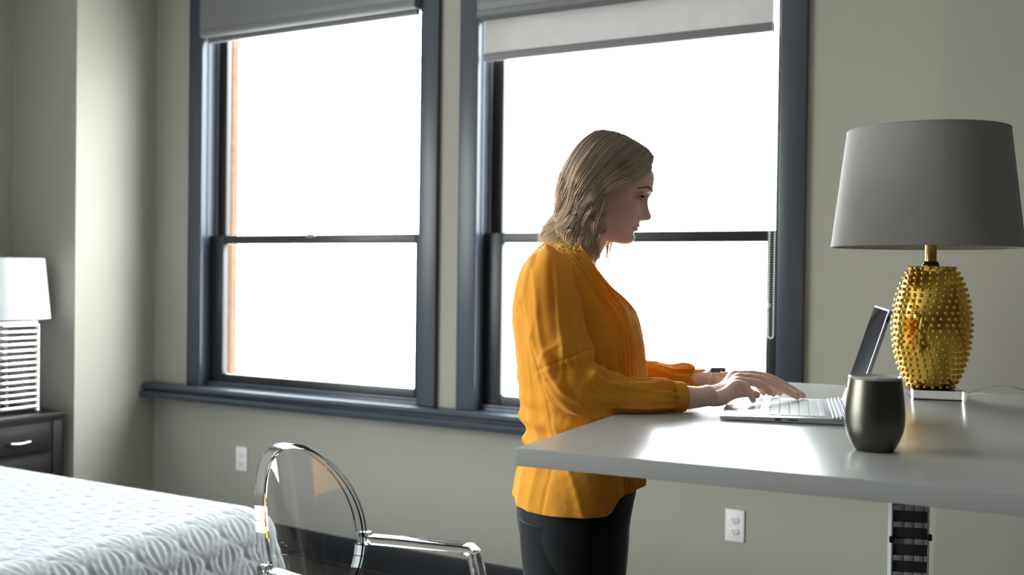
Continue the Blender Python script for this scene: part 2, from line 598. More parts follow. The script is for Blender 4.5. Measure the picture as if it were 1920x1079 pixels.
# cable spine hanging under the desk
M['spine_dark'] = mat('smoked_plastic', (0.050, 0.049, 0.046), 0.35)
M['spine_light'] = mat('frosted_grey_plastic', (0.36, 0.39, 0.38), 0.3)
sx, sy = -0.338, 2.10
sp = empty('cable_spine', (sx, sy, 0.0), 'segmented grey cable spine hanging below the desk near the right of the picture', 'cable organiser', rz=0.35)
SM = Matrix.Translation((sx, sy, 0)) @ Matrix.Rotation(0.35, 4, 'Z')
b = MB(); b.box((-0.05, -0.03, 0.0), (0.05, 0.03, 0.012), SM); b.build('foot_plate', M['spine_dark'], sp, bevel=0.003)
z = 0.012
while z < 1.0:
    b = MB()
    b.box((-0.031, -0.016, z), (0.031, 0.016, z + 0.0215), SM)
    o = b.build('spine_segment', M['spine_dark'], sp, bevel=0.0015)
    q = MB()
    for a0, a1 in ((-0.032, -0.0115), (-0.0105, 0.0065), (0.0075, 0.0245), (0.0255, 0.032)):
        q.box((a0, -0.018, z + 0.0215), (a1, 0.018, z + 0.0315), SM)
    q.build('joint', M['spine_light'], o, bevel=0.001)
    z += 0.0315
b = MB(); b.box((-0.034, -0.0185, 0.0), (-0.0315, 0.0185, 1.04), SM); b.box((0.0315, -0.0185, 0.0), (0.034, 0.0185, 1.04), SM)
b.box((-0.034, -0.02, z), (0.034, 0.02, 1.04), SM)
b.build('side_rail', M['spine_light'], sp)
for s_, zz in ((-1, 0.861), (1, 0.868)):
    b = MB(); b.box((s_ * 0.034 - 0.004, -0.024, zz - 0.006), (s_ * 0.034 + 0.004, -0.016, zz + 0.006), SM)
    b.build('clip', M['sash'], sp, bevel=0.0015)

# ------------------------------------------------------------------ gold hobnail lamp
gold = mat('polished_gold', (0.80, 0.52, 0.10), 0.12, metal=1.0)
brass = mat('antique_brass', (0.50, 0.36, 0.13), 0.25, metal=1.0)
bronze = mat('dark_bronze', (0.06, 0.04, 0.025), 0.3, metal=0.9)
M['clear_pl'] = mat('clear_cord', (0.9, 0.9, 0.88), 0.25, trans=0.15)
LX, LY, LZ = -0.372, 2.655, DH
VX, VY = LX - 0.0105, LY - 0.006
lamp = empty('table_lamp', (LX, LY, LZ), 'gold hobnail egg shaped lamp with wide grey shade standing on the desk', 'lamp')
b = MB(); b.box((-0.058, -0.058, 0), (0.058, 0.058, 0.024), Matrix.Translation((LX, LY, LZ)) @ Matrix.Rotation(0.30, 4, 'Z'))
b.build('acrylic_base', M['acrylic'], lamp, bevel=0.0015)
vz = [(r_ * 0.93, z_) for r_, z_ in [(0.046, 0.0), (0.058, 0.012), (0.074, 0.045), (0.087, 0.09), (0.0925, 0.135), (0.0925, 0.165), (0.086, 0.205), (0.074, 0.245), (0.058, 0.276), (0.045, 0.288)]]
vp = crom(vz, 60)
b = MB(); b.lathe([(r, z) for r, z in vp], 72, (VX, VY, LZ + 0.0245)); body = b.build('lamp_body', gold, lamp, shade=True)
# hobnails in staggered rows
hb = MB()
zs = np.cumsum(np.linalg.norm(np.diff(vp, axis=0), axis=1)); zs = np.concatenate([[0], zs])
row = 0
s = 0.010
while s < zs[-1] - 0.006:
    r = float(np.interp(s, zs, vp[:, 0])); zz = float(np.interp(s, zs, vp[:, 1]))
    dr = float(np.interp(s + 0.002, zs, vp[:, 0])) - float(np.interp(s - 0.002, zs, vp[:, 0]))
    dz = float(np.interp(s + 0.002, zs, vp[:, 1])) - float(np.interp(s - 0.002, zs, vp[:, 1]))
    L_ = math.hypot(dr, dz); nr, nz = dz / L_, -dr / L_
    cnt = int(2 * PI * r / 0.0165)
    for k in range(cnt):
        t = 2 * PI * (k + 0.5 * (row % 2) + random.uniform(-0.06, 0.06)) / cnt
        hb.sphere((VX + (r + 0.0012 * nr) * math.cos(t), VY + (r + 0.0012 * nr) * math.sin(t), LZ + 0.0245 + zz + 0.0012 * nz), 0.0046, 10, 7)
    s += 0.0138; row += 1
ho = hb.build('hobnail', gold, body, shade=True); ho['kind'] = 'stuff'
zn = LZ + 0.3125
b = MB(); b.lathe([(0.020, 0), (0.020, 0.003), (0.017, 0.006), (0.018, 0.009), (0.0145, 0.012)], 32, (VX - 0.004, VY - 0.002, zn)); b.build('neck_ring', bronze, lamp, shade=True)
b = MB(); b.lathe([(0.0130, 0), (0.0130, 0.048), (0.0145, 0.050), (0.0145, 0.052)], 32, (VX - 0.004, VY - 0.002, zn + 0.012)); b.build('neck', brass, lamp, shade=True)
b = MB(); b.lathe([(0.019, 0), (0.019, 0.004), (0.012, 0.008), (0.016, 0.03), (0.016, 0.06)], 32, (VX - 0.004, VY - 0.002, zn + 0.064)); b.build('socket', bronze, lamp, shade=True)
b = MB(); b.lathe([(0.014, 0), (0.018, 0.02), (0.029, 0.05), (0.030, 0.07), (0.02, 0.092), (0.004, 0.10)], 24, (VX - 0.006, VY - 0.003, zn + 0.124))
b.build('bulb', M['white_plastic'], lamp, shade=True)


def drum(cx, cy, z0, z1, ra, rb, m, parent, rimm=None):
    d = MB()
    pr = [(ra, z0), (rb, z1), (rb - 0.002, z1), (ra - 0.002, z0)]
    d.lathe([(r_, z_) for r_, z_ in pr] + [pr[0]], 96, (cx, cy, 0), False, False)
    o_ = d.build('lamp_shade', m, parent, shade=True, angle=30)
    for r_, z_ in ((ra - 0.001, z0), (rb - 0.001, z1)):
        q = MB()
        ring = [(cx + r_ * math.cos(t), cy + r_ * math.sin(t), z_) for t in np.linspace(0, 2 * PI, 97)]
        q.tube(ring, 0.0022, 6, False)
        q.build('shade_rim', rimm or m, o_, shade=True)
    return o_


SX_, SY_ = VX - 0.016, VY - 0.009
sh = drum(SX_, SY_, 1.428, 1.701, 0.214, 0.181, M['lampshade'], lamp)
b = MB()
for k in range(3):
    t = 2 * PI * k / 3 + 0.4
    b.tube([(SX_, SY_, 1.650), (SX_ + 0.06 * math.cos(t), SY_ + 0.06 * math.sin(t), 1.650), (SX_ + 0.181 * math.cos(t), SY_ + 0.181 * math.sin(t), 1.688)], 0.0022, 6)
b.tube([(SX_, SY_, 1.60), (SX_, SY_, 1.660)], 0.004, 8)
b.build('shade_carrier', brass, lamp, shade=True)
b = MB()
pts = [seen(1800, 742, 2.53), seen(1835, 731, 2.60), seen(1870, 723, 2.62), seen(1905, 728, 2.64), seen(1945, 741, 2.68)]
pts = crom(pts, 40); b.tube(pts, 0.0022, 8); b.build('power_cord', M['clear_pl'], lamp, shade=True)

# ------------------------------------------------------------------ tumbler
steel = mat('smoky_brushed_steel', (0.12, 0.113, 0.095), 0.34, metal=1.0, bump=0.02, bump_scale=300, stretch=(1, 1, 0.05))
TX, TY = -0.3430, 1.7865
tum = empty('tumbler', (TX, TY, DH), 'stemless smoky steel tumbler near the front of the desk', 'tumbler')
pr = crom([(0.0285, 0.0), (0.031, 0.002), (0.038, 0.014), (0.0455, 0.034), (0.0475, 0.056), (0.0455, 0.085), (0.0418, 0.114), (0.0414, 0.117)], 40)
inner = [(0.0400, 0.1175), (0.0400, 0.112), (0.0435, 0.085), (0.046, 0.056), (0.043, 0.036), (0.033, 0.014), (0.001, 0.010)]
b = MB(); b.lathe([(0.0005, 0.0008)] + [tuple(x) for x in pr] + inner, 64, (TX, TY, DH), True, True); b.build('cup', steel, tum, shade=True)
b = MB(); b.lathe([(0.039, 0.1150), (0.0420, 0.1178), (0.0422, 0.1205), (0.0405, 0.122), (0.038, 0.1195), (0.002, 0.1185)], 64, (TX, TY, DH)); b.build('lid', mat('clear_lid', (0.55, 0.55, 0.52), 0.08, trans=0.5), tum, shade=True)

# ------------------------------------------------------------------ laptop
silver = mat('silver_magnesium', (0.50, 0.51, 0.55), 0.36, metal=0.85)
keym = mat('light_grey_key', (0.66, 0.68, 0.70), 0.4)
screenm = mat('black_screen_glass', (0.008, 0.010, 0.014), 0.04, coat=1.0)
LA = math.radians(15.2)
LM = Matrix.Translation((-0.673, 1.987, DH)) @ Matrix.Rotation(LA, 4, 'Z')   # local x: depth to hinge, y: width to far side
LW, LD = 0.343, 0.243
lap = empty('laptop', (-0.60, 2.17, DH), 'slim silver laptop open on the desk under the womans hands', 'laptop', rz=LA)
b = MB()
b.add([tuple(LM @ Vector(p)) for p in [(0, 0, 0.002), (LD, 0, 0.002), (LD, LW, 0.002), (0, LW, 0.002), (0, 0, 0.009), (LD, 0, 0.013), (LD, LW, 0.013), (0, LW, 0.009)]],
      [(0, 3, 2, 1), (4, 5, 6, 7), (0, 1, 5, 4), (1, 2, 6, 5), (2, 3, 7, 6), (3, 0, 4, 7)])
base = b.build('base', silver, lap, bevel=0.0015)
for x_, y_ in ((0.02, 0.03), (0.02, LW - 0.03), (LD - 0.02, 0.03), (LD - 0.02, LW - 0.03)):
    b = MB(); b.box((x_ - 0.008, y_ - 0.008, 0), (x_ + 0.008, y_ + 0.008, 0.003), LM)
    b.build('rubber_foot', M['dark_slot'], base)
ztop = lambda x: 0.009 + 0.004 * x / LD
b = MB(); b.box((0.012, LW / 2 - 0.052, ztop(0.05) - 0.001), (0.082, LW / 2 + 0.052, ztop(0.05) + 0.0004), LM); b.build('trackpad', mat('grey_trackpad', (0.5, 0.51, 0.54), 0.3), base, bevel=0.0004)
b = MB(); b.add([tuple(LM @ Vector(p)) for p in [(0.092, 0.027, ztop(0.092) + 0.0003), (0.201, 0.027, ztop(0.201) + 0.0003), (0.201, LW - 0.027, ztop(0.201) + 0.0003), (0.092, LW - 0.027, ztop(0.092) + 0.0003), (0.092, 0.027, ztop(0.092) - 0.001), (0.201, 0.027, ztop(0.201) - 0.001), (0.201, LW - 0.027, ztop(0.201) - 0.001), (0.092, LW - 0.027, ztop(0.092) - 0.001)]], [(0, 1, 2, 3), (7, 6, 5, 4), (0, 4, 5, 1), (1, 5, 6, 2), (2, 6, 7, 3), (3, 7, 4, 0)])
b.build('key_gap_shade', mat('shadow_grey', (0.16, 0.17, 0.19), 0.5), base)  # dark plate added so its colour stands in for shade between keys
rows = [(0.094, [0.022, 0.022, 0.018, 0.110, 0.018, 0.018, 0.018, 0.018, 0.018]), (0.1135, [0.036] + [0.018] * 10 + [0.036]),
        (0.133, [0.030] + [0.018] * 11 + [0.024]), (0.1525, [0.024] + [0.018] * 12 + [0.018]), (0.172, [0.018] * 13 + [0.026]), (0.1895, [0.0192] * 14)]
for i_, (x_, ws_) in enumerate(rows):
    dp = 0.0165 if i_ < 5 else 0.010
    tot = sum(ws_); sc_ = 0.285 / (tot + 0.0022 * (len(ws_) - 1)); y_ = (LW - 0.285) / 2
    for w_ in ws_:
        k = MB(); z_ = ztop(x_ + dp / 2)
        k.box((x_, y_, z_ - 0.0005), (x_ + dp, y_ + w_ * sc_, z_ + 0.0013), LM)
        k.build('key', keym, base, bevel=0.0004, seg=1)
        y_ += (w_ + 0.0022) * sc_
b = MB()
for k in range(4):
    x_ = 0.212 + 0.0075 * k
    b.box((x_, 0.004, 0.0125), (x_ + 0.0045, LW - 0.004, 0.0150 + 0.0012 * k), LM)
b.build('hinge_roll', silver, base, bevel=0.0008)
b = MB(); b.box((0.105, -0.0006, 0.0045), (0.116, 0.001, 0.0085), LM); b.build('port', M['sash'], base)
b = MB(); b.box((0.128, -0.0006, 0.0055), (0.148, 0.001, 0.0078), LM); b.build('card_slot', M['sash'], base)
# screen: hinged at the back, leaning back
SA = math.radians(17.5)
SMx = LM @ Matrix.Translation((0.243, 0, 0.012)) @ Matrix.Rotation(SA, 4, 'Y')
b = MB(); b.box((0, 0, 0), (0.0075, LW, 0.221), SMx); scr = b.build('screen_housing', silver, lap, bevel=0.0015)
b = MB(); b.box((-0.0006, 0.004, 0.030), (0.0, LW - 0.004, 0.218), SMx); b.build('screen_glass', screenm, scr)
b = MB(); b.tube([tuple(SMx @ Vector((0.0035, y_, 0.002))) for y_ in np.linspace(0.003, LW - 0.003, 4)], 0.0055, 14); b.build('hinge', silver, scr, shade=True)
b = MB(); b.box((0.0015, -0.0005, 0.198), (0.006, 0.001, 0.210), SMx); b.build('power_button', M['sash'], scr)

# ------------------------------------------------------------------ bed
BZ = 0.595
BX0, BX1, BY0, BY1 = -4.74, -2.315, 0.55, 2.555
bed = empty('bed', ((BX0 + BX1) / 2, (BY0 + BY1) / 2, 0), 'bed with white quilted coverlet at the lower left', 'bed')
b = MB(); b.box((BX0, BY0 + 0.05, 0.06), (BX1 - 0.05, BY1 - 0.05, 0.30)); b.build('bed_base', M['walnut'], bed, bevel=0.02)
b = MB(); b.box((BX0, BY0 + 0.04, 0.30), (BX1 - 0.04, BY1 - 0.04, BZ - 0.035)); b.build('mattress', M['quilt'], bed, bevel=0.05, seg=4)
for x_ in (BX0 + 0.1, BX1 - 0.15):
    for y_ in (BY0 + 0.12, BY1 - 0.12):
        b = MB(); b.box((x_ - 0.03, y_ - 0.03, 0), (x_ + 0.03, y_ + 0.03, 0.06)); b.build('leg', M['walnut'], bed)


def quilt_height(U, V):
    Wc, Hc = 0.078, 0.155
    A_ = Wc * 0.47
    ph = 2 * PI * V / Hc
    k = np.floor(U / Wc)
    # shifted boundaries, alternate columns mirrored
    best = np.zeros_like(U)
    for dk in (-1, 0, 1):
        kk = k + dk
        sg = np.where(np.mod(kk, 2) == 0, 1.0, -1.0)
        c = (kk + 0.5) * Wc
        hw = Wc / 2 + sg * A_ * np.cos(ph)
        rho = np.abs(U - c) / np.maximum(hw, 1e-4)
        ins = rho <= 1
        g = np.abs(np.sin(PI * 3.0 * np.clip(rho, 0, 1) ** 0.9 + (PI / 2)))
        g2 = np.abs(np.sin(PI * 2.5 * (1 - np.clip(rho, 0, 1))))
        g2 = np.where(rho > 0.74, np.minimum(np.abs(np.sin(PI * (1 - np.clip(rho, 0, 1)) / 0.52)), 1), np.abs(np.sin(PI * 2.0 * (0.74 - np.clip(rho, 0, 0.74)) / 0.74)))
        hgt = g2 ** 0.5 * np.clip(hw / (Wc * 0.35), 0.15, 1.0)
        best = np.where(ins, hgt, best)
    return best


R_ = 0.10
drop = 0.42
gs = 0.006
S = np.arange(BX0, BX1 - R_ + R_ * PI / 2 + drop, gs)
T_ = np.arange(BY0 + R_ - 0.02, BY1 - R_ + R_ * PI / 2 + drop, gs)
SS, TT = np.meshgrid(S, T_, indexing='ij')
ex = np.maximum(SS - (BX1 - R_), 0)
ey = np.maximum(TT - (BY1 - R_), 0)
cxx = np.minimum(SS, BX1 - R_); cyy = np.minimum(TT, BY1 - R_)
d = np.hypot(ex, ey)
dd = np.where(d > 0, d, 1)
ux, uy = ex / dd, ey / dd
ang = np.minimum(d / R_, PI / 2)
horiz = R_ * np.sin(ang)
vert = R_ * (1 - np.cos(ang))
ext = np.maximum(d - R_ * PI / 2, 0)
flare = 0.16 * ext
corner = 4 * ux * uy * (1 - ux * uy)
phi = np.arctan2(ey, ex)
fold = 0.028 * np.clip(ext / 0.2, 0, 1) * (np.sin(2 * phi) ** 2 * np.cos(phi * 10) + 0.35 * np.sin(SS * 9 + TT * 11))
X = cxx + ux * (horiz + flare + fold)
Y = cyy + uy * (horiz + flare + fold)
ext = np.minimum(ext, 0.44 + 0 * ext)
sag = 0.010 * np.sin(SS * 3.1) * np.cos(TT * 2.7)
Z = BZ - vert - 0.985 * ext + sag * np.clip((BX1 - R_ - SS) / 0.3, 0, 1) * np.clip((BY1 - R_ - TT) / 0.3, 0, 1)
Z = np.maximum(Z, 0.04)
# normals for relief
P = np.stack([X, Y, Z], -1)
dS = np.gradient(P, axis=0); dT = np.gradient(P, axis=1)
N = np.cross(dS, dT); N /= np.linalg.norm(N, axis=-1)[..., None] + 1e-9
Hq = quilt_height(TT, SS)
P = P + N * (0.0068 * Hq)[..., None]
me = bpy.data.meshes.new('coverlet')
me.from_pydata(P.reshape(-1, 3).tolist(), [], grid_faces(len(S), len(T_)).tolist())
me.update()
cov = link_mesh('coverlet', me, M['quilt'], bed, shade=True)

# ------------------------------------------------------------------ nightstand and its lamp
ns = empty('nightstand', (-4.54, 2.94, 0), 'dark walnut nightstand with chrome pulls beside the bed', 'nightstand')
nx0, nx1, ny0, ny1, nz = -4.795, -4.335, 2.71, 3.25, 0.675
b = MB(); b.box((nx0, ny0, 0.08), (nx1, ny1, nz - 0.028)); b.build('cabinet', M['walnut'], ns, bevel=0.003)
b = MB(); b.box((nx0 - 0.0, ny0 - 0.015, nz - 0.026), (nx1 + 0.022, ny1 + 0.015, nz)); b.box((nx0, ny0 - 0.006, nz - 0.040), (nx1 + 0.010, ny1 + 0.006, nz - 0.026)); b.build('top', M['walnut'], ns, bevel=0.004)
for y_ in (ny0, ny1 - 0.05):
    b = MB(); b.box((nx1 - 0.03, y_, 0), (nx1 + 0.006, y_ + 0.05, nz - 0.040)); b.build('post', M['walnut'], ns, bevel=0.003)
for z0_, z1_ in ((0.49, 0.625), (0.30, 0.475), (0.11, 0.285)):
    b = MB(); b.box((nx1, ny0 + 0.06, z0_), (nx1 + 0.004, ny1 - 0.06, z1_)); b.box((nx1 + 0.004, ny0 + 0.075, z0_ + 0.014), (nx1 + 0.010, ny1 - 0.075, z1_ - 0.014))
    dr_ = b.build('drawer', M['walnut'], ns, bevel=0.003)
    zc, yc = (z0_ + z1_) / 2, 0
    for yc in (ny1 - 0.235,):
        q = MB()
        q.tube([(nx1 + 0.010, yc - 0.05, zc), (nx1 + 0.032, yc - 0.046, zc), (nx1 + 0.036, yc, zc - 0.004), (nx1 + 0.032, yc + 0.046, zc), (nx1 + 0.010, yc + 0.05, zc)], 0.0045, 8)
        q.build('handle', M['chrome'], dr_, shade=True)

nl = empty('table_lamp', (-4.53, 3.03, nz), 'lamp with stacked shiny rods and a bright white shade on the nightstand', 'lamp')
rodm = mat('crystal_rod', (0.92, 0.92, 0.95), 0.08, metal=0.9)
hx, hy = 0.115, 0.125
cx0, cy0 = -4.50, 3.03
for s1 in (-1, 1):
    for s2 in (-1, 1):
        b = MB()
        zz = nz + 0.012
        while zz < nz + 0.42:
            b.sphere((cx0 + s1 * hx, cy0 + s2 * hy, zz), 0.011, 10, 7); zz += 0.0147
        b.build('beaded_post', rodm, nl, shade=True)
nrod = 14
for k in range(nrod):
    zz = nz + 0.030 + k * 0.0293
    b = MB()
    for s1 in (-1, 1):
        b.box((cx0 + s1 * (hx) - 0.006, cy0 - hy, zz - 0.0055), (cx0 + s1 * (hx) + 0.006, cy0 + hy, zz + 0.0055))
        b.box((cx0 - hx, cy0 + s1 * hy - 0.006, zz - 0.0055), (cx0 + hx, cy0 + s1 * hy + 0.006, zz + 0.0055))
    b.build('rod', rodm, nl, bevel=0.003)
b = MB(); b.lathe([(0.012, 0.0), (0.012, 0.50)], 16, (cx0, cy0, nz + 0.002)); b.box((cx0 - hx, cy0 - hy, nz + 0.418), (cx0 + hx, cy0 + hy, nz + 0.428)); b.build('stem', M['chrome'], nl)
drum(cx0, cy0, 1.118, 1.395, 0.225, 0.198, M['lampshade2'], nl)
b = MB(); b.lathe([(0.004, 0), (0.010, 0.008), (0.004, 0.018)], 12, (cx0, cy0, 1.40))
b.tube([(cx0, cy0, 1.17), (cx0, cy0, 1.40)], 0.004, 8)
for k in range(3):
    t = 2 * PI * k / 3
    b.tube([(cx0, cy0, 1.385), (cx0 + 0.198 * math.cos(t), cy0 + 0.198 * math.sin(t), 1.39)], 0.002, 6)
b.build('finial', M['chrome'], nl, shade=True)

# ------------------------------------------------------------------ clear armchair
chair = empty('clear_armchair', (-1.48, 2.0, 0), 'transparent plastic armchair with an oval back beside the bed', 'chair')
ac = M['acrylic']
cyc, czc = 2.003, 0.690
hw_, hh_ = 0.172, 0.216


def back_x(y, z):
    return -1.690 - 0.20 * (z - 0.665) - 0.060 * (1 - ((y - cyc) / hw_) ** 2)


# oval sheet with slight concave curve
nr_, na_ = 14, 72
vsF, vsB = [], []
for i in range(nr_ + 1):
    for k in range(na_):
        t = 2 * PI * k / na_; q = i / nr_
        y = cyc + hw_ * q * math.cos(t); z = czc + hh_ * q * math.sin(t)
        x = back_x(y, z)
        vsF.append((x, y, z)); vsB.append((x - 0.006, y, z))
b = MB()
nn = len(vsF)
fF = grid_faces(nr_ + 1, na_, True)
b.add(vsF + vsB, [tuple(f) for f in fF] + [tuple(int(i) + nn for i in f[::-1]) for f in fF] +
      [(nr_ * na_ + (k + 1) % na_, nr_ * na_ + k, nn + nr_ * na_ + k, nn + nr_ * na_ + (k + 1) % na_) for k in range(na_)])
b.build('backrest', ac, chair, shade=True)
b = MB()
vs = []
for k in range(120):
    t = 2 * PI * k / 120
    for dr_, dx0 in ((0.000, 0.004), (0.009, 0.003), (0.009, -0.028), (0.000, -0.030)):
        y = cyc + (hw_ + 0.0015 + dr_) * math.cos(t); z = czc + (hh_ + 0.0015 + dr_) * math.sin(t)
        yy = cyc + hw_ * math.cos(t)
        vs.append((back_x(yy, z) + dx0, y, z))
fs = []
for k in range(120):
    k2 = (k + 1) % 120
    for j in range(4):
        j2 = (j + 1) % 4
        fs.append((k * 4 + j, k2 * 4 + j, k2 * 4 + j2, k * 4 + j2))
b.add(vs, fs); b.build('back_rim', ac, chair, shade=True, angle=40)
# seat
b = MB()
outl = []
for t in np.linspace(0, 2 * PI, 64, endpoint=False):
    cx_, sx_ = math.cos(t), math.sin(t)
    x = -1.46 + 0.235 * (abs(cx_) ** 0.55) * (1 if cx_ > 0 else -1)
    w_ = 0.235 if x > -1.46 else 0.235 - 0.05 * ((-1.46 - x) / 0.235)
    y = cyc + w_ * (abs(sx_) ** 0.55) * (1 if sx_ > 0 else -1)
    outl.append((x, y))
n = len(outl)
b.add([(x, y, 0.425) for x, y in outl] + [(x, y, 0.46) for x, y in outl],
      [tuple(range(n - 1, -1, -1)), tuple(range(n, 2 * n))] + [(i, (i + 1) % n, n + (i + 1) % n, n + i) for i in range(n)])
b.build('seat', ac, chair, shade=True)
for sg in (-1, 1):
    b = MB()
    pb = (back_x(cyc + sg * hw_, 0.44) + 0.0, cyc + sg * 0.185, 0.50)
    b.tube([(-1.66, cyc + sg * 0.165, 0.43), (-1.70, cyc + sg * 0.17, 0.22), (-1.78, cyc + sg * 0.175, 0.0)], [0.019, 0.017, 0.014], 16)
    b.build('leg', ac, chair, shade=True)
    b = MB()
    b.tube([(-1.262, cyc + sg * 0.20, 0.43), (-1.255, cyc + sg * 0.205, 0.2), (-1.245, cyc + sg * 0.21, 0.0)], [0.020, 0.018, 0.013], 16)
    b.build('leg', ac, chair, shade=True)
    # arm: flat bar from the back then a sloping front post down to the seat
    y0_ = cyc + sg * 0.187; y1_ = cyc + sg * 0.247
    top = [(-1.688, y0_, 0.655), (-1.60, y0_ + sg * 0.018, 0.656), (-1.50, y0_ + sg * 0.036, 0.656), (-1.412, y1_, 0.654)]
    post = [(-1.400, y1_, 0.645), (-1.37, y1_ - sg * 0.004, 0.55), (-1.34, y1_ - sg * 0.016, 0.45)]
    c_ = crom(top, 14)
    c2 = crom(post, 12)
    path = np.vstack([c_, c2])
    vs, fs = [], []
    hwid, hth = 0.019, 0.011
    for i, p in enumerate(path):
        tn = path[min(i + 1, len(path) - 1)] - path[max(i - 1, 0)]
        tn /= np.linalg.norm(tn)
        side = np.cross(tn, (0, sg * -0.0, 1.0)) if abs(tn[2]) < 0.6 else np.array([-0.0, 1.0, 0.0])
        side = np.array([0.0, 1.0, 0.0]) - tn * tn[1]
        side /= np.linalg.norm(side)
        upv = np.cross(side, tn)
        for a_, b_ in ((-1, -1), (1, -1), (1, 1), (-1, 1)):
            vs.append(p + side * hwid * a_ + upv * hth * b_)
    for i in range(len(path) - 1):
        for j in range(4):
            fs.append((i * 4 + j, i * 4 + (j + 1) % 4, (i + 1) * 4 + (j + 1) % 4, (i + 1) * 4 + j))
    fs += [(3, 2, 1, 0), tuple((len(path) - 1) * 4 + j for j in range(4))]
    b = MB(); b.add(vs, fs); b.build('armrest', ac, chair, bevel=0.003)
    b = MB(); b.box((-1.712, y0_ - 0.012, 0.640), (-1.684, y0_ + 0.012, 0.672)); b.build('arm_joint', ac, chair, bevel=0.002)

# ------------------------------------------------------------------ the woman
PZ = 2.36
fr = np.array([math.cos(math.radians(26)), math.sin(math.radians(26)), 0.0])
sd = np.array([-fr[1], fr[0], 0.0])
CP = np.array([0, 0, CAM_H])


def zpy(px, py, dep=PZ):
    return seen(px, py, dep)[2]


def interp_rows(rows, n=None):
    """rows: (py, back px, front px, half width) -> arrays over height"""
    out = []
    for py, xb, xf, hw in rows:
        a = seen(xb, py, PZ); c = seen(xf, py, PZ)
        ctr = (a + c) / 2
        out.append(((a[2] + c[2]) / 2, (ctr - ORG) @ fr, (ctr - ORG) @ sd, np.linalg.norm((c - a)[:2]) / 2, hw))
    out = np.array(out)
    return out[np.argsort(out[:, 0])]


ORG = seen(1090, 700, PZ); ORG[2] = 0


def row_at(R, z):
    return [np.interp(z, R[:, 0], R[:, j]) for j in range(1, 5)]


def smooth_rows(R, n=120):
    C = crom(R, n)
    return C[np.argsort(C[:, 0])]


def sup(c, e):
    return np.sign(c) * np.abs(c) ** e


def add_loft(mb, rings, capb=True, capt=True):
    m_, n_ = len(rings), len(rings[0])
    fs = [tuple(f) for f in grid_faces(m_, n_, True)]
    if capb:
        fs.append(tuple(range(n_ - 1, -1, -1)))
    if capt:
        fs.append(tuple((m_ - 1) * n_ + k for k in range(n_)))
    mb.add(np.array(rings).reshape(-1, 3), fs)


def limb(keys, n, m_=24, fac=None):
    """keys: (px, py, depth, radius px in the photo[, depth radius factor]) -> rings"""
    K = []
    for k in keys:
        p = seen(k[0], k[1], k[2])
        K.append([p[0], p[1], p[2], k[3] * k[2] / FPX, (k[4] if len(k) > 4 else 0.9) * k[3] * k[2] / FPX])
    return limb3(K, n, m_)


def limb3(K, n, m_=24):
    C = crom(K, n)
    P = C[:, :3]
    T = np.gradient(P, axis=0); T /= np.linalg.norm(T, axis=1)[:, None]
    th = np.arange(m_) * 2 * PI / m_
    rings = []
    for i in range(n):
        bx = sd - T[i] * (T[i] @ sd)
        if np.linalg.norm(bx) < 0.2:
            bx = fr - T[i] * (T[i] @ fr)
        bx /= np.linalg.norm(bx); ax = np.cross(T[i], bx)
        rings.append(P[i] + ax * (C[i, 3] * np.cos(th))[:, None] + bx * (C[i, 4] * np.sin(th))[:, None])
    return rings


def round_ends(K, r=0.5):
    return K


# ---------------- body
body_mb = MB()
trunk_rows = [(455, 1040, 1112, 0.060), (475, 1012, 1110, 0.115), (500, 988, 1118, 0.155), (540, 978, 1140, 0.168), (580, 975, 1168, 0.160),
              (620, 977, 1186, 0.150), (660, 982, 1186, 0.138), (720, 990, 1180, 0.128), (780, 996, 1178, 0.126), (830, 998, 1184, 0.140),
              (900, 984, 1184, 0.160), (960, 980, 1176, 0.165), (1010, 985, 1168, 0.160)]
TR = smooth_rows(interp_rows(trunk_rows), 60)
th = np.arange(48) * 2 * PI / 48
rings = []
for z in np.linspace(TR[0, 0], TR[-1, 0], 60):
    cf_, cs_, hd, hw = row_at(TR, z)
    p = ORG + fr * cf_ + sd * cs_
    rings.append(np.stack([p[0] + fr[0] * hd * sup(np.cos(th), 0.9) + sd[0] * hw * np.sin(th),
                           p[1] + fr[1] * hd * sup(np.cos(th), 0.9) + sd[1] * hw * np.sin(th), np.full(48, z)], -1))
add_loft(body_mb, rings)
# neck
add_loft(body_mb, limb([(1062, 492, PZ, 52, 0.95), (1080, 468, PZ, 45, 0.95), (1098, 440, PZ, 43, 0.95), (1110, 415, PZ, 44, 0.95), (1120, 385, PZ, 46, 0.95)], 16))
# legs (inside the trousers) down to the floor
hipz = zpy(1080, 985)


def leg_keys(s, grow=0.0, foot=0.06):
    dx = 0.02 * s
    base = ORG + sd * (0.085 * s) + fr * (-0.012 + dx)
    return [list(base + np.array([0, 0, hipz + 0.03])) + [0.088 + grow, 0.082 + grow], list(base + np.array([0, 0, 0.72])) + [0.084 + grow, 0.078 + grow],
            list(base + fr * 0.012 + np.array([0, 0, 0.50])) + [0.062 + grow, 0.060 + grow], list(base + fr * 0.0 + np.array([0, 0, 0.36])) + [0.056 + grow, 0.053 + grow],
            list(base - fr * 0.012 + np.array([0, 0, 0.22])) + [0.042 + grow, 0.04 + grow], list(base - fr * 0.015 + np.array([0, 0, foot])) + [0.034 + grow, 0.032 + grow]]


for s in (-1, 1):
    add_loft(body_mb, limb3(leg_keys(s, -0.006), 26))
    base = ORG + sd * (0.085 * s) + fr * (0.02 * s)
    add_loft(body_mb, limb3([list(base + fr * q + np.array([0, 0, h])) + [hh, w] for q, h, hh, w in
                             ((-0.085, 0.040, 0.022, 0.022), (-0.05, 0.045, 0.036, 0.032), (0.02, 0.045, 0.032, 0.036), (0.08, 0.034, 0.020, 0.038), (0.125, 0.028, 0.012, 0.03))], 18))

